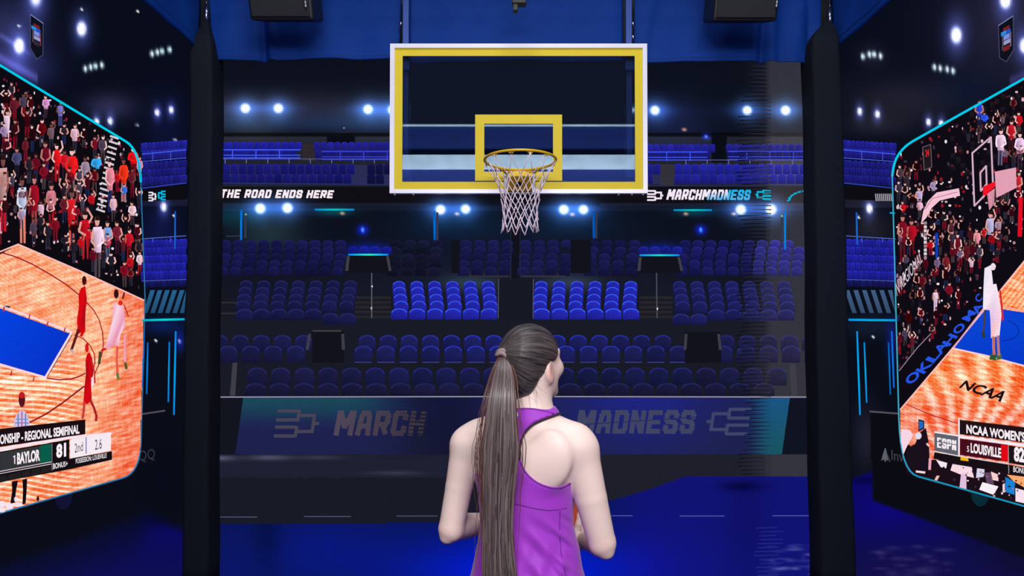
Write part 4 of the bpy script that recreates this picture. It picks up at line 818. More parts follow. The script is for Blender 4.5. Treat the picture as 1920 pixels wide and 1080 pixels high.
# ------------------------------------------------------------------ black cloth columns in the corners
cloth_black = principled('black_cloth', (3, 12, 27), 0.85, noise=0.25, nscale=5, bump=0.25, bscale=18, spec=0.25)
def column(name, label, front, depth_y, thick, inner_x, top_side):
    """front: px outline (TL, TR, BR, BL) of the front face at depth_y; the inner flank runs back to the screen"""
    root = empty(name, tuple(at_y((front[2][0] + front[3][0]) / 2, 1095, depth_y + thick / 2).xy) + (0,)); tag(root, label, 'column')
    f = [at_y(px, py, depth_y) for px, py in front]; f[2].z = 0; f[3].z = 0
    bm = bmesh.new(); n = 26; rows = []
    for i in range(n + 1):
        t = i / n; L = f[3].lerp(f[0], t); R = f[2].lerp(f[1], t); wv = 0.004 * math.sin(9 * t + 1) + 0.003 * math.sin(23 * t)
        ring = []; c = 0.028; x0, x1, y0, y1 = L.x, R.x, depth_y, depth_y + thick
        z = L.z
        for (cx, cy, a0) in ((x0 + c, y0 + c, math.pi), (x1 - c, y0 + c, 1.5 * math.pi), (x1 - c, y1 - c, 0), (x0 + c, y1 - c, .5 * math.pi)):
            for k in range(5):
                a = a0 + k * math.pi / 8; u = (cx + c * math.cos(a) - x0) / (x1 - x0); zz = L.z + (R.z - L.z) * u
                ring.append(bm.verts.new((cx + c * math.cos(a) + wv * (1 if k else .6), cy + c * math.sin(a), zz)))
        rows.append(ring)
    m = len(rows[0])
    for i in range(n):
        for k in range(m): bm.faces.new((rows[i][k], rows[i][(k + 1) % m], rows[i + 1][(k + 1) % m], rows[i + 1][k]))
    top = [v.co.copy() for v in rows[-1]]
    # gathered top, drawn up towards the lashing
    tip = at_y(*top_side[0], depth_y + thick * .5); prev = rows[-1]; pull = top_side[1]
    for s_ in (0.35, 0.62, 0.82, 0.94):
        ring = []
        for co in top:
            q = Vector((co.x + (tip.x - co.x) * s_ ** pull, co.y + (tip.y - co.y) * s_ ** pull, co.z + (tip.z - co.z) * s_)); ring.append(bm.verts.new(q))
        for k in range(m): bm.faces.new((prev[k], prev[(k + 1) % m], ring[(k + 1) % m], ring[k]))
        prev = ring
    bm.faces.new(prev); bm.faces.new(rows[0][::-1])
    bm_obj('cloth_sleeve', bm, cloth_black, root, True)
    bm = bmesh.new(); tube(bm, [tip - Vector((0, 0, .05)), tip + Vector((0, 0, .09))], 0.014, 10); tube(bm, [tip + Vector((0, 0, .09)), tip + Vector((0.0, 0, .9))], 0.006, 8)
    bm_obj('lashing_clip', bm, chrome, root, True)
    return root
chrome = principled('chrome', (190, 195, 205), 0.25, 1.0)
column('cloth_column', 'black cloth column in the corner left of the hoop', [(354, 96), (398, 96), (388, 1100), (337, 1100)], 5.34, 0.24, 0, ((387, 30), 1.3))
column('cloth_column', 'black cloth column in the corner right of the hoop', [(1524, 96), (1578, 96), (1607, 1100), (1540, 1100)], 5.34, 0.24, 0, ((1556, 36), 2.4))

# ------------------------------------------------------------------ blue valance curtains along the top
curtain_m = principled('blue_curtain', (3, 51, 134), 0.7, noise=0.12, nscale=3, bump=0.12, bscale=60, spec=0.15)
def curtain(name, label, M, x0, x1, ytop, ybot, seed, folds, amp, normal):
    """M(px, py) -> point of the hanging plane; folds: (x, width, depth) of the big creases"""
    r = np.random.RandomState(seed); nx, ny = 90, 46; vs_ = []; fs = []
    for j in range(ny + 1):
        v = j / ny
        for i in range(nx + 1):
            u = i / nx; x = x0(v) + (x1(v) - x0(v)) * u if callable(x0) else x0 + (x1 - x0) * u
            yb = ybot(u) if callable(ybot) else ybot; yt = ytop(u) if callable(ytop) else ytop
            p = M(x, yt + (yb - yt) * v); d = 0
            for fx, fw, fd, sl in folds: d += 1.8 * fd * math.exp(-((x - fx - sl * (v - .5) * 60) / fw) ** 2) * (0.35 + .65 * v)
            d += amp * (math.sin(u * 9 + seed + 1.2 * v) + .6 * math.sin(u * 21 + 2 * seed - 2 * v) * v + .35 * math.sin(u * 37 + v * 7 + seed))
            if v > .93: d += 0.004
            vs_.append(p + normal * d)
    for j in range(ny):
        for i in range(nx):
            a = j * (nx + 1) + i; fs.append((a, a + 1, a + nx + 2, a + nx + 1))
    root = np_mesh(name, vs_, fs, curtain_m); tag(root, label, 'curtain')
    md = root.modifiers.new('thickness', 'SOLIDIFY'); md.thickness = 0.004
    bm = bmesh.new(); hem = [vs_[(ny - 2) * (nx + 1) + i] + normal * 0.004 for i in range(nx + 1)]; tube(bm, hem, 0.0016, 5); o = bm_obj('hem_seam', bm, curtain_dark, root)
    return root
curtain_dark = principled('curtain_thread', (4, 34, 104), 0.8)
YV = 5.49; MB = lambda x, y: at_y(x, y, YV); NB = Vector((0, -1, 0))
wob = lambda base, seed, a=2.0: (lambda u: base + a * math.sin(u * 5 + seed) + 0.8 * math.sin(u * 17 + seed))
curtain('valance_curtain', 'blue valance curtain left of the backboard, behind a speaker', MB, lambda v: 388 + 12 * v ** .7, lambda v: 754 - 6 * v, -40, wob(112, 1, 2.5), 1, [(492, 7, -.022, .1), (505, 6, .014, .2), (435, 30, .012, -.3), (640, 50, -.012, .8)], .006, NB)
curtain('valance_curtain', 'blue valance curtain directly above and behind the backboard', MB, 768, 1168, -40, wob(117, 2, 1), 2, [(800, 30, -.012, -.3), (960, 60, .008, 0), (1150, 14, .012, .1)], .004, NB)
curtain('valance_curtain', 'blue valance curtain right of the backboard, behind a speaker', MB, lambda v: 1190 - 2 * v, lambda v: 1541 - 4 * v, -40, lambda u: 117 - 5 * math.exp(-((u - .62) / .3) ** 2) + 1.5 * u * 3 + .8 * math.sin(u * 17), 3, [(1432, 6, -.022, -.15), (1450, 8, .012, -.1), (1500, 18, .016, -.4), (1516, 7, -.016, .1), (1215, 12, .01, -.5)], .006, NB)
def side_curtain(label, X, seed, px_far, depth_px):
    d_far = at_x(px_far, 600, X).y; zb = at_x(px_far, 96, X).z
    def M(u, v): return Vector((X, d_far - u, zb + v))
    nx, ny = 80, 24; sg = 1 if X < 0 else -1; vs_ = []; fs = []
    for j in range(ny + 1):
        for i in range(nx + 1):
            u = i / nx * 3.4; v = j / ny * 0.75
            d = .010 * math.sin(u * 4 + seed) + .006 * math.sin(u * 11 + v * 3) + .012 * math.exp(-((u - .35 - v) / .12) ** 2)
            vs_.append(Vector((X + sg * (0.05 + d), d_far - u, zb + v + 0.012 * math.sin(u * 3 + seed) * (1 - j / ny) + 0.02 * u * 0)))
    for j in range(ny):
        for i in range(nx): a = j * (nx + 1) + i; fs.append((a, a + 1, a + nx + 2, a + nx + 1))
    o = np_mesh('valance_curtain', vs_, fs, curtain_m); tag(o, label, 'curtain'); md = o.modifiers.new('thickness', 'SOLIDIFY'); md.thickness = .004
    bm = bmesh.new(); tube(bm, [vs_[2 * (nx + 1) + i] + Vector((sg * .004, 0, 0)) for i in range(nx + 1)], .0016, 5); bm_obj('hem_seam', bm, curtain_dark, o)
side_curtain('blue valance curtain over the left side screen', XL, 1, 353, 0)
side_curtain('blue valance curtain over the right side screen', XR, 2, 1580, 0)

# ------------------------------------------------------------------ speakers and clamp hanging from the truss above the frame
truss_m = principled('truss_metal', (40, 42, 48), 0.5, 0.8)
bm = bmesh.new()
for dy, dz in ((-.13, 0), (.13, 0), (-.13, .26), (.13, .26)): tube(bm, [(-2.22, 5.1 + dy, 4.55 + dz), (2.3, 5.1 + dy, 4.55 + dz)], .024, 10)
for k in range(18):
    x = -2.15 + k * .24; s_ = 1 if k % 2 else -1
    for dy in (-.13, .13): tube(bm, [(x, 5.1 + dy, 4.55 + .13 - .13 * s_), (x + .24, 5.1 + dy, 4.55 + .13 + .13 * s_)], .009, 6)
    tube(bm, [(x, 5.1 - .13 * s_, 4.55), (x + .24, 5.1 + .13 * s_, 4.55)], .009, 6)
for x in (-2.1, 2.15): tube(bm, [(x, 5.1, 4.55), (x, 5.1, 9.0)], .02, 8)
tag(bm_obj('lighting_truss', bm, truss_m), 'dark metal truss above the blue curtains', 'truss')
speaker_m = principled('speaker_black', (13, 15, 22), 0.45, bump=.2, bscale=400); grille_m = principled('speaker_grille', (17, 20, 30), 0.6, bump=.5, bscale=900); badge_m = principled('badge_white', (190, 200, 215), .4)
def speaker(label, x0, x1, yb, badge_px):
    p0, p1 = at_y(x0, yb, 5.02), at_y(x1, yb, 5.02); w_ = p1.x - p0.x; cx = (p0.x + p1.x) / 2; z0 = p0.z
    def lean(bm): bmesh.ops.rotate(bm, verts=bm.verts, cent=(cx, 5.03, z0), matrix=Matrix.Rotation(math.radians(23), 3, 'X'))
    root = empty('speaker', (cx, 5.15, z0)); tag(root, label, 'speaker')
    bm = bmesh.new(); box(bm, cx - w_ / 2, cx + w_ / 2, 5.03, 5.33, z0, z0 + .4); bevel_all(bm, .022, 3); lean(bm); bm_obj('cabinet', bm, speaker_m, root, False)
    bm = bmesh.new(); box(bm, cx - w_ / 2 + .018, cx + w_ / 2 - .022, 5.012, 5.032, z0 + .022, z0 + .38); bevel_all(bm, .008, 2); lean(bm); bm_obj('grille', bm, grille_m, root)
    q = at_y(badge_px, 5, 5.0); bm = bmesh.new(); box(bm, q.x - .006, q.x + .010, 5.004, 5.014, q.z - .03, q.z + .05); lean(bm); bm_obj('badge', bm, BLACK, root)
    bm = bmesh.new()
    for k, (a, b_) in enumerate(((-.024, -.008), (-.003, .012), (.018, .04))): box(bm, q.x - .002, q.x + .006, 5.001, 5.005, q.z + a, q.z + b_)
    lean(bm); bm_obj('badge_mark', bm, badge_m, root)
    bm = bmesh.new(); tube(bm, [(cx, 5.1, z0 + .36), (cx, 5.1, 4.515)], .018, 8); bm_obj('yoke', bm, truss_m, root)
speaker('black speaker hanging over the curtain left of the backboard', 468, 588, 37, 575)
speaker('black speaker hanging over the curtain right of the backboard', 1337, 1458, 39, 1452)
root = empty('pipe_clamp', tuple(at_y(967, 18, 5.0))); tag(root, 'small black pipe clamp hanging above the middle of the backboard', 'clamp')
def pbox(bm, x0, y0, x1, y1, Y, th):
    a, b_ = at_y(x0, y1, Y), at_y(x1, y0, Y); box(bm, a.x, b_.x, Y, Y + th, a.z, b_.z)
bm = bmesh.new(); pbox(bm, 962, 4, 971, 18.5, 5.0, .05); bevel_all(bm, .004, 2); bm_obj('clamp_bolt', bm, BLACK, root)
bm = bmesh.new(); pbox(bm, 960, -14, 987, 5, 4.99, .07); bevel_all(bm, .008, 2); pp = at_y(970, -14, 5.03); tube(bm, [pp, (pp.x, 5.03, 4.50)], .015, 8); bm_obj('clamp_body', bm, BLACK, root)
# ------------------------------------------------------------------ basketball hoop hanging on two blue posts
YB = 5.30
yellow = principled('hoop_yellow', (216, 192, 26), 0.5, noise=.05, nscale=12, spec=.3)
rim_m = principled('rim_yellow', (220, 178, 14), 0.4)
alu = principled('aluminium', (214, 212, 228), 0.42, 0.25, noise=.06, nscale=8)
post_m = principled('post_blue', (16, 62, 150), 0.55)
net_m = principled('net_cord', (244, 226, 244), 0.8, bump=.4, bscale=600)
steel = principled('grey_steel', (160, 168, 180), 0.45, 0.4)
hole_m = principled('black_hole_seam', (10, 10, 10), 0.8)
panel_m = principled('dark_panel', (15, 34, 66), 0.9, spec=.1)
glass = bpy.data.materials.new('backboard_glass'); glass.use_nodes = True; nt = glass.node_tree; nt.nodes.clear()
o_ = nt.nodes.new('ShaderNodeOutputMaterial'); mx = nt.nodes.new('ShaderNodeMixShader'); tr = nt.nodes.new('ShaderNodeBsdfTransparent'); gl_ = nt.nodes.new('ShaderNodeBsdfGlossy')
tr.inputs[0].default_value = (.82, .88, .92, 1); gl_.inputs['Roughness'].default_value = 0.0; gl_.inputs[0].default_value = (.95, .97, 1, 1); mx.inputs[0].default_value = 0.34
nt.links.new(tr.outputs[0], mx.inputs[1]); nt.links.new(gl_.outputs[0], mx.inputs[2]); nt.links.new(mx.outputs[0], o_.inputs[0])
top_z = 4.53
mid = at_y(973, 362, YB)
hoop = empty('basketball_hoop', (mid.x, YB, mid.z)); tag(hoop, 'basketball hoop with a yellow bordered glass backboard, yellow rim and white net', 'basketball hoop')
def rect_w(px): a = at_y(px[0], px[1], YB); b_ = at_y(px[2], px[3], YB); return a.x, b_.x, b_.z, a.z     # x0 x1 z0 z1
def ring_prism(bm, outer, inner, Y0, Y1):
    for i in range(4):
        def cor(r, k): x0, x1, z0, z1 = r; return ((x0, z1), (x1, z1), (x1, z0), (x0, z0))[k % 4]
        q = [cor(outer, i), cor(outer, i + 1), cor(inner, i + 1), cor(inner, i)]
        A = [bm.verts.new((x, Y0, z)) for x, z in q]; B = [bm.verts.new((x, Y1, z)) for x, z in q]
        bm.faces.new(A); bm.faces.new(B[::-1])
        for k in range(4): bm.faces.new((A[k], B[k], B[(k + 1) % 4], A[(k + 1) % 4]))
FO = rect_w((732, 83, 1214, 363)); FI = rect_w((740.5, 91, 1205.5, 355.5)); YI = rect_w((755, 105, 1191, 341)); SO = rect_w((891, 215, 1054, 339)); SI = rect_w((908, 232, 1037, 322))
bm = bmesh.new(); ring_prism(bm, FO, FI, YB - .012, YB + .03); bm_obj('backboard_frame', bm, alu, hoop)
bm = bmesh.new(); box(bm, FI[0] - .002, FI[1] + .002, YB, YB + .012, FI[2] - .002, FI[3] + .002); bm_obj('backboard_glass', bm, glass, hoop)
bm = bmesh.new(); ring_prism(bm, FI, YI, YB - .0016, YB - .0004); bm_obj('painted_border', bm, yellow, hoop)
bm = bmesh.new(); ring_prism(bm, SO, SI, YB - .0016, YB - .0004); bm_obj('target_square', bm, yellow, hoop)
P = rect_w((770, 120, 1172, 350)); bm = bmesh.new(); box(bm, P[0], P[1], YB + .02, YB + .035, P[2], P[3]); bm_obj('backing_panel', bm, panel_m, hoop)
for x0, x1 in ((754.5, 766), (1174, 1185.5)):
    a = at_y(x0, 345, YB + .08); b_ = at_y(x1, 345, YB + .08)
    bm = bmesh.new(); box(bm, a.x, b_.x, YB + .06, YB + .11, a.z, top_z + .03); bevel_all(bm, .004, 2); bm_obj('support_post', bm, post_m, hoop)
    xx = a.x - .012 if x0 < 900 else b_.x + .012
    for z in (at_y(750, 45, YB + .08).z, at_y(750, 70 if x0 > 900 else 108, YB + .08).z):
        bm = bmesh.new(); tube(bm, [(xx - .012, YB + .08, z), (xx + .006, YB + .08, z), (xx + .0061, YB + .08, z), (xx + .012, YB + .08, z)], [.017, .017, .012, .012], 10); bm_obj('post_bolt', bm, chrome, hoop, True)
    for z in (mid.z + .12, mid.z + .9):
        bm = bmesh.new(); box(bm, a.x - .01, b_.x + .01, YB + .03, YB + .062, z, z + .06); bm_obj('mounting_bracket', bm, post_m, hoop)
for px in (740, 775, 1160, 1185, 1206): bm = bmesh.new(); q = at_y(px, 364.5, YB); tube(bm, [(q.x, YB + .005, q.z - .006), (q.x, YB + .005, q.z + .006)], .008, 8); bm_obj('frame_bolt', bm, steel, hoop, True)
# rim
RC = at_y(975.5, 300.5, 4.92); RR = 0.2286
bm = bmesh.new(); tube(bm, [(RC.x + (RR + .008) * math.cos(a), 4.92 + (RR + .008) * math.sin(a), RC.z) for a in [2 * math.pi * k / 64 for k in range(64)]], .0085, 10, closed=True)
rim = bm_obj('rim', bm, rim_m, hoop, True)
for k in range(12):
    a = 2 * math.pi * (k + .5) / 12; ca, sa = math.cos(a), math.sin(a); bm = bmesh.new(); pts = []
    for j in range(9):
        t = j / 8; u = (t - .5) * .034; d = .006 * math.cos(t * 4 * math.pi)
        pts.append((RC.x + (RR + .006) * ca - u * sa, 4.92 + (RR + .006) * sa + u * ca, RC.z - .014 + d))
    tube(bm, pts, .0028, 6); bm_obj('net_hook', bm, rim_m, rim, True)
# bracket that carries the rim
bm = bmesh.new(); x0, x1 = RC.x - .088, RC.x + .088; zb = at_y(975, 361, YB).z; zt = RC.z + .004
prof = [(4.92 + RR + .004, zt), (YB - .02, zt), (YB - .02, zb), (YB - .045, zb), (5.135, RC.z - .05), (4.92 + RR + .004, RC.z - .02)]
A = [bm.verts.new((x0, y, z)) for y, z in prof]; B = [bm.verts.new((x1, y, z)) for y, z in prof]; bm.faces.new(A); bm.faces.new(B[::-1])
for k in range(6): bm.faces.new((A[k], B[k], B[(k + 1) % 6], A[(k + 1) % 6]))
bevel_all(bm, .003, 2); bm_obj('rim_bracket', bm, rim_m, hoop)
for sg in (-1, 1): bm = bmesh.new(); tube(bm, [(RC.x + sg * .13, 4.92 + RR * .86, RC.z - .004), (RC.x + sg * .085, YB - .05, RC.z - .01)], .009, 8); bm_obj('rim_brace', bm, rim_m, hoop, True)
bm = bmesh.new(); box(bm, RC.x - .112, RC.x + .112, YB - .022, YB - .002, zb - .006, zb + .15); bevel_all(bm, .003, 2); bm_obj('mounting_plate', bm, steel, hoop)
hc = Vector((RC.x - .008, 5.19, RC.z - .102)); nrm = Vector((0, -(RC.z - .05 - zb), -(YB - .045 - 5.135))).normalized(); hc = Vector((RC.x - .008, 5.135 + (YB - .045 - 5.135) * .5, (RC.z - .05 + zb) / 2))
bm = bmesh.new(); tube(bm, [hc - nrm * .01, hc + nrm * .006], .021, 20); bm_obj('bracket_hole_disc', bm, hole_m, hoop)  # black disc standing in for the dark of an open hole
# net
lev_z = [-.014, -.135, -.205, -.270, -.335, -.400, -.462]; lev_r = [RR + .002, .168, .137, .122, .115, .116, .120]
def node(k, i, tw=0.0):
    a = 2 * math.pi * (i + .5 + .5 * (k % 2)) / 12; r = lev_r[k] * (1 + .05 * math.sin(3 * i + 2 * k)); return Vector((RC.x + r * math.cos(a), 4.92 + r * math.sin(a), RC.z + lev_z[k] + .008 * math.sin(i * 2.1 + k)))
bm = bmesh.new()
for k in range(6):
    for i in range(12):
        for s_ in ((0, -1) if k % 2 == 0 else (0, 1)):
            p, q = node(k, i), node(k + 1, i + s_)
            if k < 5: m_ = (p + q) / 2; c_ = Vector((m_.x - RC.x, m_.y - 4.92, 0)) * .03; tube(bm, [p, m_ - c_ + Vector((0, 0, -.004)), q], .0032 if k else .0028, 6)
            else: tube(bm, [p, (p * .4 + q * .6) + Vector((0, 0, -.01)), q + Vector((.006 * math.sin(i), 0, -.012)), q], .0036, 6)
        if k: bmesh.ops.create_icosphere(bm, subdivisions=1, radius=.0058, matrix=Matrix.Translation(node(k, i)))
bm_obj('net', bm, net_m, hoop, True)
# ------------------------------------------------------------------ the person
PY = 2.18
def W(px, py, dy=0.0): return np.array(at_y(px, py, PY + dy))
class Field:
    """signed distance on a grid, grown shape by shape; each shape touches only its own box"""
    def __init__(s, lo, hi, h):
        s.lo = np.array(lo, float); s.h = h; s.n = (np.ceil((np.array(hi) - s.lo) / h)).astype(int) + 1
        s.ax = [(s.lo[k] + h * np.arange(s.n[k])).astype(np.float32) for k in range(3)]; s.d = np.full(s.n, 0.25, np.float32)
    def sub(s, lo, hi):
        a = np.clip(((np.array(lo) - s.lo) / s.h).astype(int), 0, s.n - 1); b = np.clip(((np.array(hi) - s.lo) / s.h).astype(int) + 2, 1, s.n)
        sl = tuple(slice(i, j) for i, j in zip(a, b)); return sl, s.ax[0][sl[0]][:, None, None], s.ax[1][sl[1]][None, :, None], s.ax[2][sl[2]][None, None, :]
    def join(s, sl, e, k, cut=False):
        d = s.d[sl]
        if cut: e = -e; hh = np.clip(0.5 - 0.5 * (d - e) / k, 0, 1); s.d[sl] = d * (1 - hh) + e * hh + k * hh * (1 - hh)
        else: hh = np.clip(0.5 + 0.5 * (d - e) / k, 0, 1); s.d[sl] = d * (1 - hh) + e * hh - k * hh * (1 - hh)
    def cone(s, a, b, ra, rb, k=0.02, cut=False):
        a, b = np.array(a, float), np.array(b, float); m = max(ra, rb) + k * 1.5 + s.h * 2
        sl, X, Y, Z = s.sub(np.minimum(a, b) - m, np.maximum(a, b) + m); v = b - a; L = v.dot(v) + 1e-12
        t = np.clip(((X - a[0]) * v[0] + (Y - a[1]) * v[1] + (Z - a[2]) * v[2]) / L, 0, 1)
        e = np.sqrt((X - a[0] - t * v[0]) ** 2 + (Y - a[1] - t * v[1]) ** 2 + (Z - a[2] - t * v[2]) ** 2) - (ra + (rb - ra) * t); s.join(sl, e, k, cut)
    def ell(s, c, r, R=None, k=0.03, cut=False):
        c = np.array(c, float); r = np.array(r, float); m = r.max() + k * 1.5 + s.h * 2; sl, X, Y, Z = s.sub(c - m, c + m); X, Y, Z = X - c[0], Y - c[1], Z - c[2]
        if R is not None: X, Y, Z = (R[0][0] * X + R[0][1] * Y + R[0][2] * Z, R[1][0] * X + R[1][1] * Y + R[1][2] * Z, R[2][0] * X + R[2][1] * Y + R[2][2] * Z)
        k0 = np.sqrt((X / r[0]) ** 2 + (Y / r[1]) ** 2 + (Z / r[2]) ** 2); k1 = np.sqrt((X / r[0] ** 2) ** 2 + (Y / r[1] ** 2) ** 2 + (Z / r[2] ** 2) ** 2) + 1e-6
        s.join(sl, k0 * (k0 - 1) / k1, k, cut)
    def mesh(s, d=None, level=0.0):
        """surface nets"""
        d = (s.d if d is None else d) - level; ins = d < 0
        def cs(a, i, j, k): return a[i:a.shape[0] - 1 + i, j:a.shape[1] - 1 + j, k:a.shape[2] - 1 + k]
        cnt = sum(cs(ins, i, j, k).astype(np.int8) for i in (0, 1) for j in (0, 1) for k in (0, 1)); act = (cnt > 0) & (cnt < 8); I = np.argwhere(act); n = len(I)
        idx = np.full(act.shape, -1, np.int64); idx[tuple(I.T)] = np.arange(n); acc = np.zeros((n, 3)); num = np.zeros(n); off = [(i, j, k) for i in (0, 1) for j in (0, 1) for k in (0, 1)]
        val = {o: d[I[:, 0] + o[0], I[:, 1] + o[1], I[:, 2] + o[2]].astype(float) for o in off}
        for o in off:
            for ax in range(3):
                if o[ax] == 0:
                    p = list(o); p[ax] = 1; p = tuple(p); A, B = val[o], val[p]; c = (A < 0) != (B < 0); t = np.where(c, A / np.where(A == B, 1, A - B), 0)
                    q = np.array(o, float)[None].repeat(n, 0); q[:, ax] += t; acc[c] += q[c]; num[c] += 1
        V = s.lo + s.h * (I + acc / num[:, None]); Fs = []
        for ax in range(3):
            o1, o2 = [(1, 2), (2, 0), (0, 1)][ax]; a = np.take(ins, range(0, ins.shape[ax] - 1), ax); b = np.take(ins, range(1, ins.shape[ax]), ax); E = np.argwhere(a != b)
            E = E[(E[:, o1] > 0) & (E[:, o2] > 0) & (E[:, o1] < s.n[o1] - 1) & (E[:, o2] < s.n[o2] - 1)]; fl = a[tuple(E.T)]
            def g(d1, d2): q = E.copy(); q[:, o1] -= d1; q[:, o2] -= d2; return idx[tuple(q.T)]
            Q = np.stack([g(1, 1), g(0, 1), g(0, 0), g(1, 0)], -1); Q[~fl] = Q[~fl][:, ::-1]; Fs.append(Q)
        return V, np.concatenate(Fs)

def Rz(a): c, s_ = math.cos(a), math.sin(a); return [[c, -s_, 0], [s_, c, 0], [0, 0, 1]]     # body turned by a to her right
TURN = 0.30; RT = Rz(TURN)
LO, HI = (-0.30, 1.90, -0.02), (0.42, 2.70, 1.74)
def torso(f):
    f.ell(W(990, 1140), (.166, .115, .15), RT, .04); f.ell(W(989, 1040), (.136, .095, .15), RT, .05); f.ell(W(986, 935), (.134, .104, .13), RT, .05); f.ell(W(983, 868, -.005), (.150, .100, .098), RT, .05)
def upper(f):
    f.cone(W(1000, 784, -.012), W(904, 813, .022), .046, .047, .04); f.cone(W(1002, 790, -.012), W(1074, 824, -.045), .044, .049, .04)
    f.ell(W(925, 850, -.055), (.050, .024, .065), RT, .04); f.ell(W(1035, 858, -.100), (.056, .026, .072), RT, .04)
    f.cone(W(998, 730, .012), W(995, 792, -.01), .050, .056, .03)
def arms(f):
    f.ell(W(880, 832, .03), (.054, .052, .056), None, .03)
    f.cone(W(876, 838, .03), W(861, 912, .025), .049, .0405, .018); f.cone(W(861, 912, .025), W(846, 992, .02), .0405, .037, .003)
    f.cone(W(842, 998, .02), W(838.5, 1006, .016), .033, .023, .004); f.cone(W(846, 992, .02), W(870, 986, .09), .036, .039, .008); f.cone(W(870, 986, .09), W(938, 976, .27), .039, .026, .003)
    f.ell(W(1084, 842, -.05), (.056, .054, .060), None, .03)
    f.cone(W(1088, 846, -.05), W(1108, 935, -.055), .052, .046, .018); f.cone(W(1108, 935, -.055), W(1129, 1018, -.05), .046, .039, .003)
    f.cone(W(1131, 1020, -.05), W(1136, 1033, -.055), .036, .025, .004); f.cone(W(1129, 1018, -.05), W(1127, 1018, .03), .038, .041, .008); f.cone(W(1127, 1018, .03), W(1096, 1012, .25), .041, .027, .003)
XC = W(990, 1100)[0]
def legs(f, e=0.0):
    for sx, tw in ((-1, .03), (1, -.03)):
        f.cone((XC + sx * .082, PY - .005 + tw, .86), (XC + sx * .085, PY + tw, .48), .086 + e, .056 + e, .03); f.cone((XC + sx * .085, PY + tw, .48), (XC + sx * .088, PY - .02 + tw, .30), .054 + e, .053 + e, .03); f.cone((XC + sx * .088, PY - .02 + tw, .30), (XC + sx * .09, PY - .01 + tw, .09), .053 + e, .036 + e, .03)
        if e == 0: f.cone((XC + sx * .09, PY - .01 + tw, .075), (XC + sx * .11, PY + .13 + tw, .045), .036, .030, .02)
body = Field(LO, HI, 0.0042)
torso(body); upper(body); arms(body); legs(body)
# head, turned to her right
HC = np.array(W(998, 677)); HY = math.radians(40); Fv = np.array([math.sin(HY), math.cos(HY), 0]); Rv = np.array([math.cos(HY), -math.sin(HY), 0]); Uv = np.array([0, 0, 1.0])
tilt = math.radians(5); Fv, Uv = Fv * math.cos(tilt) + Uv * math.sin(tilt), Uv * math.cos(tilt) - Fv * math.sin(tilt)
HR = [list(Rv), list(Fv), list(Uv)]
def H(r, f, u): return HC + Rv * r + Fv * f + Uv * u
def head(fl):
    fl.ell(H(0, -.012, .018), (.072, .092, .084), HR, .02); fl.ell(H(0, .028, -.030), (.058, .056, .078), HR, .03)
    for sg in (-1, 1):
        fl.cone(H(sg * .050, .0, -.048), H(sg * .016, .066, -.094), .020, .019, .02); fl.ell(H(sg * .038, .056, -.026), (.026, .030, .026), HR, .02)
    fl.ell(H(0, .070, -.095), (.020, .018, .017), HR, .015); fl.ell(H(0, .070, .024), (.048, .020, .014), HR, .02)
    for sg in (-1, 1): fl.ell(H(sg * .031, .094, .003), (.016, .012, .011), HR, .012, True)
    fl.cone(H(0, .084, .006), H(0, .099, -.030), .007, .010, .012); fl.ell(H(-.012, .096, -.034), (.008, .010, .008), HR, .008); fl.ell(H(.012, .096, -.034), (.008, .010, .008), HR, .008)
    fl.ell(H(0, .088, -.058), (.022, .010, .006), HR, .008); fl.ell(H(0, .086, -.069), (.019, .010, .007), HR, .008); fl.ell(H(0, .100, -.063), (.024, .006, .0018), HR, .004, True)
    for sg in (-1, 1):
        fl.ell(H(sg * .071, -.014, -.030), (.011, .017, .029), HR, .008); fl.ell(H(sg * .081, -.008, -.026), (.008, .009, .018), HR, .005, True); fl.ell(H(sg * .068, -.006, -.055), (.008, .008, .010), HR, .008)
head(body); body.cone(H(0, -.022, -.05), W(999, 770, 0), .048, .050, .03)
# ball and the hands round it
BC = np.array(at_y(1020, 972, PY + .33)); BR = 0.119
def hand(f, wrist, palm_dir, fing_dir, thumb_dir):
    p = np.array(palm_dir, float); p /= np.linalg.norm(p); q = np.array(fing_dir, float); q -= p * q.dot(p); q /= np.linalg.norm(q); s_ = np.cross(p, q); th = np.array(thumb_dir, float); sd = 1 if s_.dot(th) > 0 else -1; s_ = s_ * sd
    def on(a, b, lift): v = p + q * math.tan(a) * 1.0 + s_ * b; v = v / np.linalg.norm(v); return BC + v * (BR + lift)
    kn = [on(.30, .26 - .17 * i, .013) for i in range(4)]; heel = on(-.42, 0, .020)
    f.cone(wrist, heel, .026, .024, .012)
    for i in range(4): f.cone(heel, kn[i], .020, .0125, .010)
    for i in range(4):
        L = (.92, 1.0, .95, .78)[i]; b0 = .26 - .17 * i; pr = kn[i]; r = (.0098, .0100, .0096, .0085)[i]
        for a in (.55, .78, .98):
            nx = on(.30 + (a - .30) * L, b0 * (1 + .35 * a), .0095); f.cone(pr, nx, r, r * .93, .003); pr = nx; r *= .93
    pr = heel * .6 + on(-.1, .34, .014) * .4; f.cone(heel, pr, .018, .014, .008)
    for a, b_ in ((.0, .48), (.18, .66), (.32, .78)): nx = on(a, b_, .011); f.cone(pr, nx, .0125, .0105, .005); pr = nx
hand(body, W(938, 976, .27), (-.86, -.42, -.20), (-.1, .9, .25), (0, -.3, 1)); hand(body, W(1096, 1012, .25), (.80, -.38, -.46), (.2, .75, .35), (0, -.3, 1))
skin = vcol_principled('skin', 0.48, Subsurface_Weight=0.12, Subsurface_Scale=0.02, Subsurface_Radius=(1.0, .35, .2), bump=.06, bscale=240)
V, Fc = body.mesh()
rel = V - HC; hr, hf, hu = rel @ Rv, rel @ Fv, rel @ Uv
base = np.tile(lin((230, 205, 198)), (len(V), 1))
def tint(mask, col): global base; base = base * (1 - mask[:, None]) + lin(col) * mask[:, None]
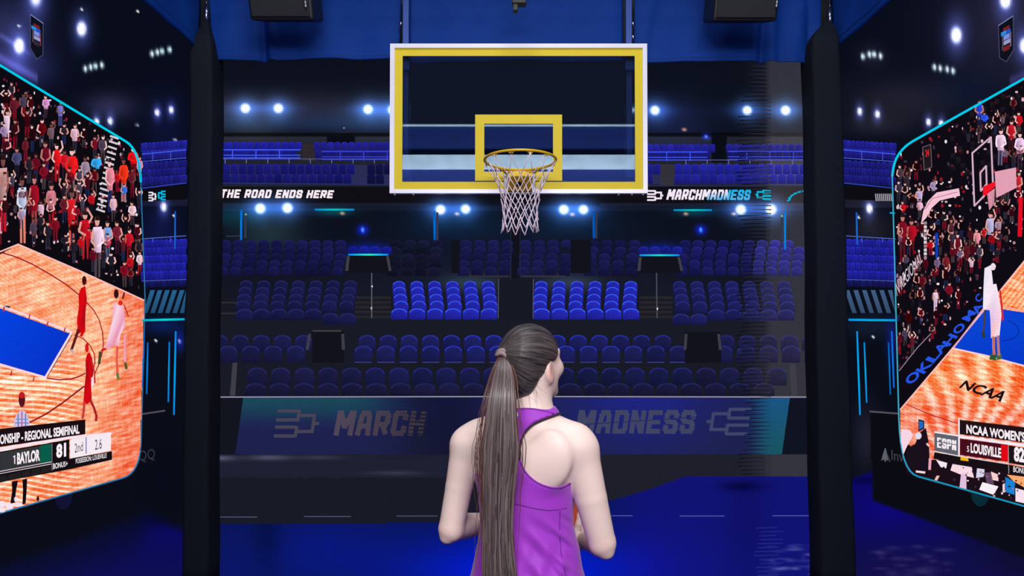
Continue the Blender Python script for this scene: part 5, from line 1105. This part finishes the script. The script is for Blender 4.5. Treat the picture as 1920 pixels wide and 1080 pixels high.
tint(np.exp(-((hr / .022) ** 2 + ((hu + .064) / .010) ** 2)) * (hf > .075) * .9, (190, 104, 108)); tint(np.exp(-(((np.abs(hr) - .045) / .02) ** 2 + ((hu + .028) / .022) ** 2)) * (hf > .02) * .4, (226, 160, 152)); tint(np.exp(-(((np.abs(hr) - .08) / .012) ** 2 + ((hf + .010) / .03) ** 2 + ((hu + .03) / .04) ** 2)) * .45, (222, 140, 130))
tint((hu < .03) * (hf < .02) * (np.abs(hr) < .09) * (np.abs(hr) > .055) * np.exp(-(((hf + .008) / .012) ** 2 + ((hu + .028) / .016) ** 2)) * .45, (196, 104, 98))  # shade inside the ears, painted into the skin colour
for px, py, dy in ((838, 1000, 0), (1133, 1030, -.08)): tint(np.exp(-(((V - W(px, py, dy)) / .035) ** 2).sum(1)) * .35, (222, 168, 156))
person = np_mesh('person', V, Fc, skin, None, base); tag(person, 'person in purple racerback top with long brown ponytail, seen from behind holding a ball', 'person')
md = person.modifiers.new('even_skin', 'SMOOTH'); md.factor = 0.5; md.iterations = 7

# ---- tank top
fs = Field((-0.20, 1.96, 0.74), (0.30, 2.42, 1.50), 0.004)
torso(fs); fs.cone(W(1000, 784, -.012), W(904, 813, .022), .046, .047, .04); fs.cone(W(1002, 790, -.012), W(1074, 824, -.045), .044, .049, .04); fs.ell(W(925, 850, -.055), (.050, .024, .065), RT, .04); fs.ell(W(1035, 858, -.100), (.056, .026, .072), RT, .04)
fs.cone(W(998, 760, .0), W(995, 792, -.01), .054, .058, .03)
X, Y, Z = fs.ax[0][:, None, None], fs.ax[1][None, :, None], fs.ax[2][None, None, :]
q0 = W(990, 1000, -.1); k_px = (PY - .1) / F
PXg = 990 + (X - q0[0]) / k_px; PYg = 1000 - (Z - q0[2]) / k_px      # her back measured in picture units
flare = .016 * sstep(930, 1110, PYg) * 1.0
ang = (PXg - 960) * .55 + (1085 - PYg) * .62
folds = (1 - .9 * sstep(1058, 1082, PXg)) * (.0050 * np.sin(ang * .20 + .4 * np.sin(PYg * .03)) * sstep(955, 1010, PYg) * sstep(965, 1010, PXg) + .0026 * np.sin(ang * .44 + 1.0) * sstep(950, 990, PYg) * sstep(1020, 1060, PXg) + .003 * np.sin(PXg * .16 + PYg * .05) * sstep(1000, 1060, PYg)) + 0 * Y
shell = fs.d - (.0065 + flare + folds).astype(np.float32)
KEEP = [(780, 1140), (780, 915), (862, 905), (888, 897), (915, 905), (934, 893), (945, 868), (946, 838), (936, 814), (922, 795), (904, 782), (930, 760), (965, 769.5), (985, 768), (1000, 768), (1022, 771), (1032, 771), (1046, 765), (1085, 752), (1078, 771), (1042, 781), (1022, 787), (1002, 795), (988, 807), (979, 822), (974, 842), (974, 862), (982, 883), (1000, 900), (1016, 908), (1038, 914), (1056, 914), (1075, 911), (1100, 911), (1200, 911), (1200, 1140)]
gx, gz = np.meshgrid(PXg[:, 0, 0], PYg[0, 0, :], indexing='ij')
dd = np.full(gx.shape, 1e9)
for i in range(len(KEEP)):
    a = np.array(KEEP[i - 1], float); b_ = np.array(KEEP[i], float); v = b_ - a; t = np.clip(((gx - a[0]) * v[0] + (gz - a[1]) * v[1]) / v.dot(v), 0, 1); dd = np.minimum(dd, np.hypot(gx - a[0] - t * v[0], gz - a[1] - t * v[1]))
sd = np.where(inside(KEEP, gx, gz), -dd, dd) * k_px
d_sh = np.maximum(shell, sd[:, None, :].astype(np.float32))
V, Fc = fs.mesh(d_sh)
cloth = principled('purple_jersey', (158, 52, 196), 0.6, noise=.06, nscale=14, bump=.10, bscale=500, spec=.35, Sheen_Weight=.25)
top = np_mesh('tank_top', V, Fc, cloth, person); top['label'] = 'purple racerback tank top'; md = top.modifiers.new('soften', 'SMOOTH'); md.factor = .5; md.iterations = 2
def on_field(field, d, px, py, lift=0.0):
    """point of the surface d = 0 nearest the camera at (px, py) of her back"""
    x = q0[0] + (px - 990) * k_px; z = q0[2] + (1000 - py) * k_px; i = int(round((x - field.lo[0]) / field.h)); k = int(round((z - field.lo[2]) / field.h))
    col = d[np.clip(i, 0, field.n[0] - 1), :, np.clip(k, 0, field.n[2] - 1)]; j = np.argmax(col < 0)
    if not (col < 0).any(): return None
    t = col[j - 1] / (col[j - 1] - col[j]) if j > 0 else 0
    return Vector((x, field.lo[1] + field.h * (j - 1 + t) - lift, z))
def seam(name, pts, r, mat, lift, d):
    dense = []
    for (a, b_), (c, e) in zip(pts[:-1], pts[1:]):
        m = max(2, int(math.hypot(c - a, e - b_) / 5))
        for q in range(m): dense.append((a + (c - a) * q / m, b_ + (e - b_) * q / m))
    P = [on_field(fs, d, x, y, lift) for x, y in dense + [pts[-1]]]; P = [p for p in P if p is not None]
    for _ in range(3): P = [P[0]] + [(P[i - 1] + P[i] * 2 + P[i + 1]) / 4 for i in range(1, len(P) - 1)] + [P[-1]]
    bm = bmesh.new(); tube(bm, P, r, 6); bm_obj(name, bm, mat, top, True)
thread = principled('dark_purple_thread', (92, 22, 124), .8); binding = principled('dark_binding', (46, 24, 54), .8); binding2 = principled('purple_binding', (128, 36, 164), .7)
seam('seam', [(958, 944), (975, 946), (1000, 952), (1030, 957), (1062, 956)], .0013, thread, .0004, shell); seam('seam', [(1050, 958), (1049, 1000), (1052, 1040), (1062, 1085)], .0010, thread, .0004, shell)
seam('armhole_binding', [(1060, 778), (1042, 782), (1022, 788), (1002, 796), (988, 808), (979, 823), (974.5, 842), (974.5, 862)], .0032, binding, -.001, shell); seam('armhole_binding', [(974.5, 862), (983, 884), (1001, 901), (1017, 909), (1038, 914.5), (1056, 914.5), (1072, 909)], .0028, binding2, -.001, shell)
seam('neck_binding', [(950, 768), (965, 770.5), (985, 769), (1000, 769), (1020, 773), (1040, 779)], .0026, binding2, -.0005, shell)
tg = on_field(fs, shell, 968, 784, .002); tag_m = principled('white_print', (226, 230, 240), .6)
if tg is not None:
    bm = bmesh.new(); 
    for k in range(2):
        x = tg.x - .006 + k * .006; z = tg.z; v = [bm.verts.new((x + a, tg.y - .001 + (0 if c == 0 else .0012), z + b_)) for c in (0, 1) for a, b_ in ((0, .011), (.0045, .011), (.0075, -.012 + .004 * k), (.004, -.012 + .004 * k))]
        for f in ((0, 1, 2, 3), (4, 7, 6, 5), (0, 4, 5, 1), (1, 5, 6, 2), (2, 6, 7, 3), (3, 7, 4, 0)): bm.faces.new([v[i] for i in f])
    bm_obj('printed_mark', bm, tag_m, top)

# ---- leggings and shoes (below the frame)
fl = Field((-0.20, 1.98, 0.06), (0.30, 2.40, 1.02), 0.006)
fl.ell(W(990, 1140), (.170, .119, .15), RT, .04); legs(fl, .005); zz = fl.ax[2][None, None, :]
V, Fc = fl.mesh(np.maximum(np.maximum(fl.d, zz - .93), .12 - zz).astype(np.float32)); np_mesh('leggings', V, Fc, principled('black_leggings', (22, 22, 28), .7), person)
for sx, tw in ((-1, .03), (1, -.03)):
    ff = Field((XC + sx * .1 - .1, PY - .14, -.02), (XC + sx * .1 + .1, PY + .26, .16), .005); ff.cone((XC + sx * .09, PY - .02 + tw, .05), (XC + sx * .113, PY + .15 + tw, .03), .046, .042, .02); ff.cone((XC + sx * .09, PY - .015 + tw, .05), (XC + sx * .09, PY - .012 + tw, .10), .044, .045, .02)
    V, Fc = ff.mesh(np.maximum(np.maximum(ff.d, .001 - ff.ax[2][None, None, :]), ff.ax[2][None, None, :] - .115).astype(np.float32)); np_mesh('shoe', V, Fc, principled('shoe_white', (214, 214, 220), .6), person)

# ---- hair: combed cap, tie, ponytail
TIE = W(944, 665, -.062)
fh = Field(HC - .16, HC + .16, 0.0026)
fh.ell(H(0, -.014, .019), (.081, .100, .091), HR, .02); fh.ell(H(.0, -.062, -.040), (.056, .040, .060), HR, .02)
fh.cone(H(0, -.07, .02), TIE, .050, .018, .03)
X, Y, Z = fh.ax[0][:, None, None], fh.ax[1][None, :, None], fh.ax[2][None, None, :]
gr_, gf_, gu_ = [(X - HC[0]) * a[0] + (Y - HC[1]) * a[1] + (Z - HC[2]) * a[2] for a in (Rv, Fv, Uv)]
line_f = np.interp(gu_, [-.13, -.092, -.06, -.035, -.015, .010, .035, .06, .080, .12], [-.066, -.052, -.040, -.030, -.016, .022, .046, .060, .070, .080]).astype(np.float32)
lim = np.maximum(gf_ - line_f - .004 * np.sin(gu_ * 160), -(gu_ + .100)) * .8
ear_gap = .028 - np.sqrt((np.abs(gr_) - .080) ** 2 + ((gf_ + .006) * 1.1) ** 2 + ((gu_ + .032) * .78) ** 2)
td = np.stack(np.broadcast_arrays(X - TIE[0], Y - TIE[1], Z - TIE[2]), -1); axis = (TIE - H(0, .0, .0)); axis /= np.linalg.norm(axis)
e1 = np.cross(axis, [0, 0, 1.0]); e1 /= np.linalg.norm(e1); e2 = np.cross(axis, e1)
phi = np.arctan2(td @ e2, td @ e1).astype(np.float32); dist = np.sqrt((td ** 2).sum(-1))
groove = (.0006 * np.sin(phi * 34 + 2 * np.sin(phi * 5)) + .0003 * np.sin(phi * 71 + 1.3)) * np.clip(dist / .05, .3, 1)
cap = np.maximum(np.maximum(fh.d + groove.astype(np.float32), lim), ear_gap).astype(np.float32)
V, Fc = fh.mesh(cap)
tv = V - TIE; ph = np.arctan2(tv @ e2, tv @ e1); fam = np.sin(ph * 34 + 2 * np.sin(ph * 5)) * .5 + np.sin(ph * 53 + 2) * .3 + np.sin(ph * 97) * .25
hue = (.5 + .5 * np.clip(fam, -1, 1))[:, None]
hc_ = lin((32, 25, 27)) * (1 - hue) + lin((70, 55, 52)) * hue
hair_m = vcol_principled('brown_hair', 0.36, spec=.55, Anisotropic=.5); hair = np_mesh('hair', V, Fc, None, person, hc_)
comb = np.stack([np.cos(ph), np.sin(ph), np.linalg.norm(tv, axis=1) * 1.2], -1); set_cols(hair.data, comb * .5 + .5, 'comb')
cap_m = vcol_principled('combed_hair', 0.42, spec=.4, Anisotropic=.3); nt = cap_m.node_tree; bs = nt.nodes['Principled BSDF']; at_ = nt.nodes.new('ShaderNodeVertexColor'); at_.layer_name = 'comb'
nz = nt.nodes.new('ShaderNodeTexNoise'); nz.inputs['Scale'].default_value = 26; nz.inputs['Detail'].default_value = 4; nz.inputs['Roughness'].default_value = .65; nt.links.new(at_.outputs['Color'], nz.inputs['Vector'])
rp = nt.nodes.new('ShaderNodeValToRGB'); rp.color_ramp.elements[0].position = .36; rp.color_ramp.elements[0].color = lin4((25, 22, 26)); rp.color_ramp.elements[1].position = .68; rp.color_ramp.elements[1].color = lin4((88, 79, 80)); nt.links.new(nz.outputs['Fac'], rp.inputs['Fac']); nt.links.new(rp.outputs['Color'], bs.inputs['Base Color'])
bp = nt.nodes.new('ShaderNodeBump'); bp.inputs['Strength'].default_value = .5; bp.inputs['Distance'].default_value = .003; nt.links.new(nz.outputs['Fac'], bp.inputs['Height']); nt.links.new(bp.outputs[0], bs.inputs['Normal'])
hair.data.materials.append(cap_m); hair['label'] = 'dark brown hair combed back'
md = hair.modifiers.new('even', 'SMOOTH'); md.factor = .4; md.iterations = 1
rng = np.random.RandomState(4)
# hair tie
bm = bmesh.new(); td_ = Vector((-.3, -.38, -.87)).normalized(); pc = Vector(W(944, 666, -.070)); s1 = td_.orthogonal().normalized(); s2 = td_.cross(s1)
for off in (-.004, .005):
    tube(bm, [pc + td_ * (off + .002 * math.sin(3 * a)) + (s1 * math.cos(a) + s2 * math.sin(a)) * .0175 for a in [2 * math.pi * k / 24 for k in range(24)]], .0068, 8, closed=True)
bm_obj('hair_tie', bm, principled('taupe_band', (142, 120, 122), .8, bump=.3, bscale=300), hair, True)
# ponytail strands: left and right outline of the fall, in picture units
ys = [666, 676, 690, 710, 740, 780, 830, 880, 930, 980, 1030, 1080, 1130]
lf = [937, 935, 930, 925, 919, 913, 907, 905, 907, 908, 907, 906, 908]; rt = [951, 953, 959, 963, 965, 967, 971, 969, 962, 960, 962, 967, 966]
dpt = [-.062, -.082, -.104, -.122, -.140, -.150, -.157, -.158, -.154, -.150, -.148, -.150, -.152]; thk = [.010, .015, .022, .024, .025, .025, .024, .022, .020, .019, .018, .018, .017]
vs_, fc_, cl_ = [], [], []
def strand(path, r0, col):
    n0 = len(vs_); k = 5; m = len(path)
    for i, p in enumerate(path):
        t = path[min(i + 1, m - 1)] - path[max(i - 1, 0)]; t = t / (np.linalg.norm(t) + 1e-9); a = np.cross(t, [0, 1.0, 0]); a /= np.linalg.norm(a) + 1e-9; b_ = np.cross(t, a); r = r0 * (1 if i < m - 3 else (m - i) / 4)
        for q in range(k): vs_.append(p + (a * math.cos(6.2832 * q / k) + b_ * math.sin(6.2832 * q / k)) * r); cl_.append(col)
    for i in range(m - 1):
        for q in range(k): fc_.append((n0 + i * k + q, n0 + i * k + (q + 1) % k, n0 + (i + 1) * k + (q + 1) % k, n0 + (i + 1) * k + q))
yy = np.concatenate([np.linspace(664, 760, 9), np.linspace(780, 1130, 13)])
def fall(u, v, ph_, amp, end):
    out = []
    for y in yy:
        if y > end: break
        l, r, d, th = (np.interp(y, ys, q) for q in (lf, rt, dpt, thk)); g = np.clip((y - 680) / 160, 0, 1)
        uu = u + amp * g * (math.sin(y * .016 + ph_) + .5 * math.sin(y * .041 + 2 * ph_)); out.append(W(l + (r - l) * (.5 + .5 * uu), y, d + th * v))
    return out
for n in range(640):
    a = rng.uniform(0, 2 * math.pi); rad = math.sqrt(rng.uniform(0.15, 1)); u = rad * math.cos(a); v = rad * math.sin(a) * .9; w_ = rng.uniform(0, 1)
    if rng.uniform() < .25: u *= 1.10
    c = lin((64, 53, 55)) * (1 - w_) + lin((128, 112, 112)) * w_
    if abs(u) > .85: c = c * .8 + lin((110, 70, 60)) * .2
    strand(fall(u, v, rng.uniform(0, 6.28), rng.uniform(.02, .10), rng.uniform(1090, 1131)), rng.uniform(.0013, .0027), c)
for n in range(26): strand(fall(rng.choice([-1, 1]) * rng.uniform(1.0, 1.45), rng.uniform(-.5, .8), rng.uniform(0, 6.28), .16, rng.uniform(860, 1125)), .0007, lin((96, 62, 56)))
np_mesh('ponytail', vs_, fc_, hair_m, person, np.array(cl_))['label'] = 'long straight brown ponytail falling down the back'
# short loose strands at the nape and temple
vs_, fc_, cl_ = [], [], []
for n in range(9):
    x0 = rng.uniform(972, 1012); y0 = rng.uniform(715, 735); x1 = x0 + rng.uniform(2, 34); y1 = y0 + rng.uniform(22, 60); dz = rng.uniform(-.068, -.056)
    strand([W(x0 + (x1 - x0) * t ** 1.5, y0 + (y1 - y0) * t, dz - .012 * t) for t in np.linspace(0, 1, 7)], .00035, lin((70, 48, 44)))
np_mesh('loose_hair', vs_, fc_, hair_m, person, np.array(cl_))
# eyes and brows
eye_m = principled('eye_white', (235, 232, 230), .2); iris_m = principled('iris_brown', (60, 40, 28), .2); brow_m = principled('brow', (58, 40, 36), .7)
for sg in (-1, 1):
    bm = bmesh.new(); bmesh.ops.create_uvsphere(bm, u_segments=16, v_segments=10, radius=.0115, matrix=Matrix.Translation(Vector(H(sg * .031, .0735, .003)))); e = bm_obj('eye', bm, eye_m, person, True)
    bm = bmesh.new(); bmesh.ops.create_uvsphere(bm, u_segments=12, v_segments=8, radius=.0056, matrix=Matrix.Translation(Vector(H(sg * .031, .0805, .003)))); bm_obj('iris', bm, iris_m, e, True)
    bm = bmesh.new(); tube(bm, [Vector(H(sg * (.014 + .036 * t), .092 - .022 * t * t, .021 + .006 * math.sin(t * 2.6))) for t in (0, .25, .5, .75, 1)], [.002, .003, .003, .0024, .001], 6); bm_obj('eyebrow', bm, brow_m, person, True)

# ------------------------------------------------------------------ the ball
ball_m = principled('orange_leather', (226, 92, 34), .55, noise=.12, nscale=30, bump=.35, bscale=900)
bm = bmesh.new(); bmesh.ops.create_uvsphere(bm, u_segments=48, v_segments=32, radius=BR, matrix=Matrix.Translation(Vector(BC))); ball = bm_obj('basketball', bm, ball_m, None, True); tag(ball, 'orange basketball held at the waist in front of the person', 'basketball')
bm = bmesh.new(); N_ = 72; Rb = Matrix.Rotation(.5, 3, 'Z') @ Matrix.Rotation(.35, 3, 'X')
def circ(fn): tube(bm, [Vector(BC) + Rb @ (Vector(fn(2 * math.pi * k / N_)).normalized() * (BR + .0002)) for k in range(N_)], .0026, 6, closed=True)
circ(lambda a: (math.cos(a), math.sin(a), 0)); circ(lambda a: (math.cos(a), 0, math.sin(a))); circ(lambda a: (.78, .75 * math.cos(a), .62 * math.sin(a))); circ(lambda a: (-.78, .75 * math.cos(a), .62 * math.sin(a)))
bm_obj('seam', bm, hole_m, ball, True)
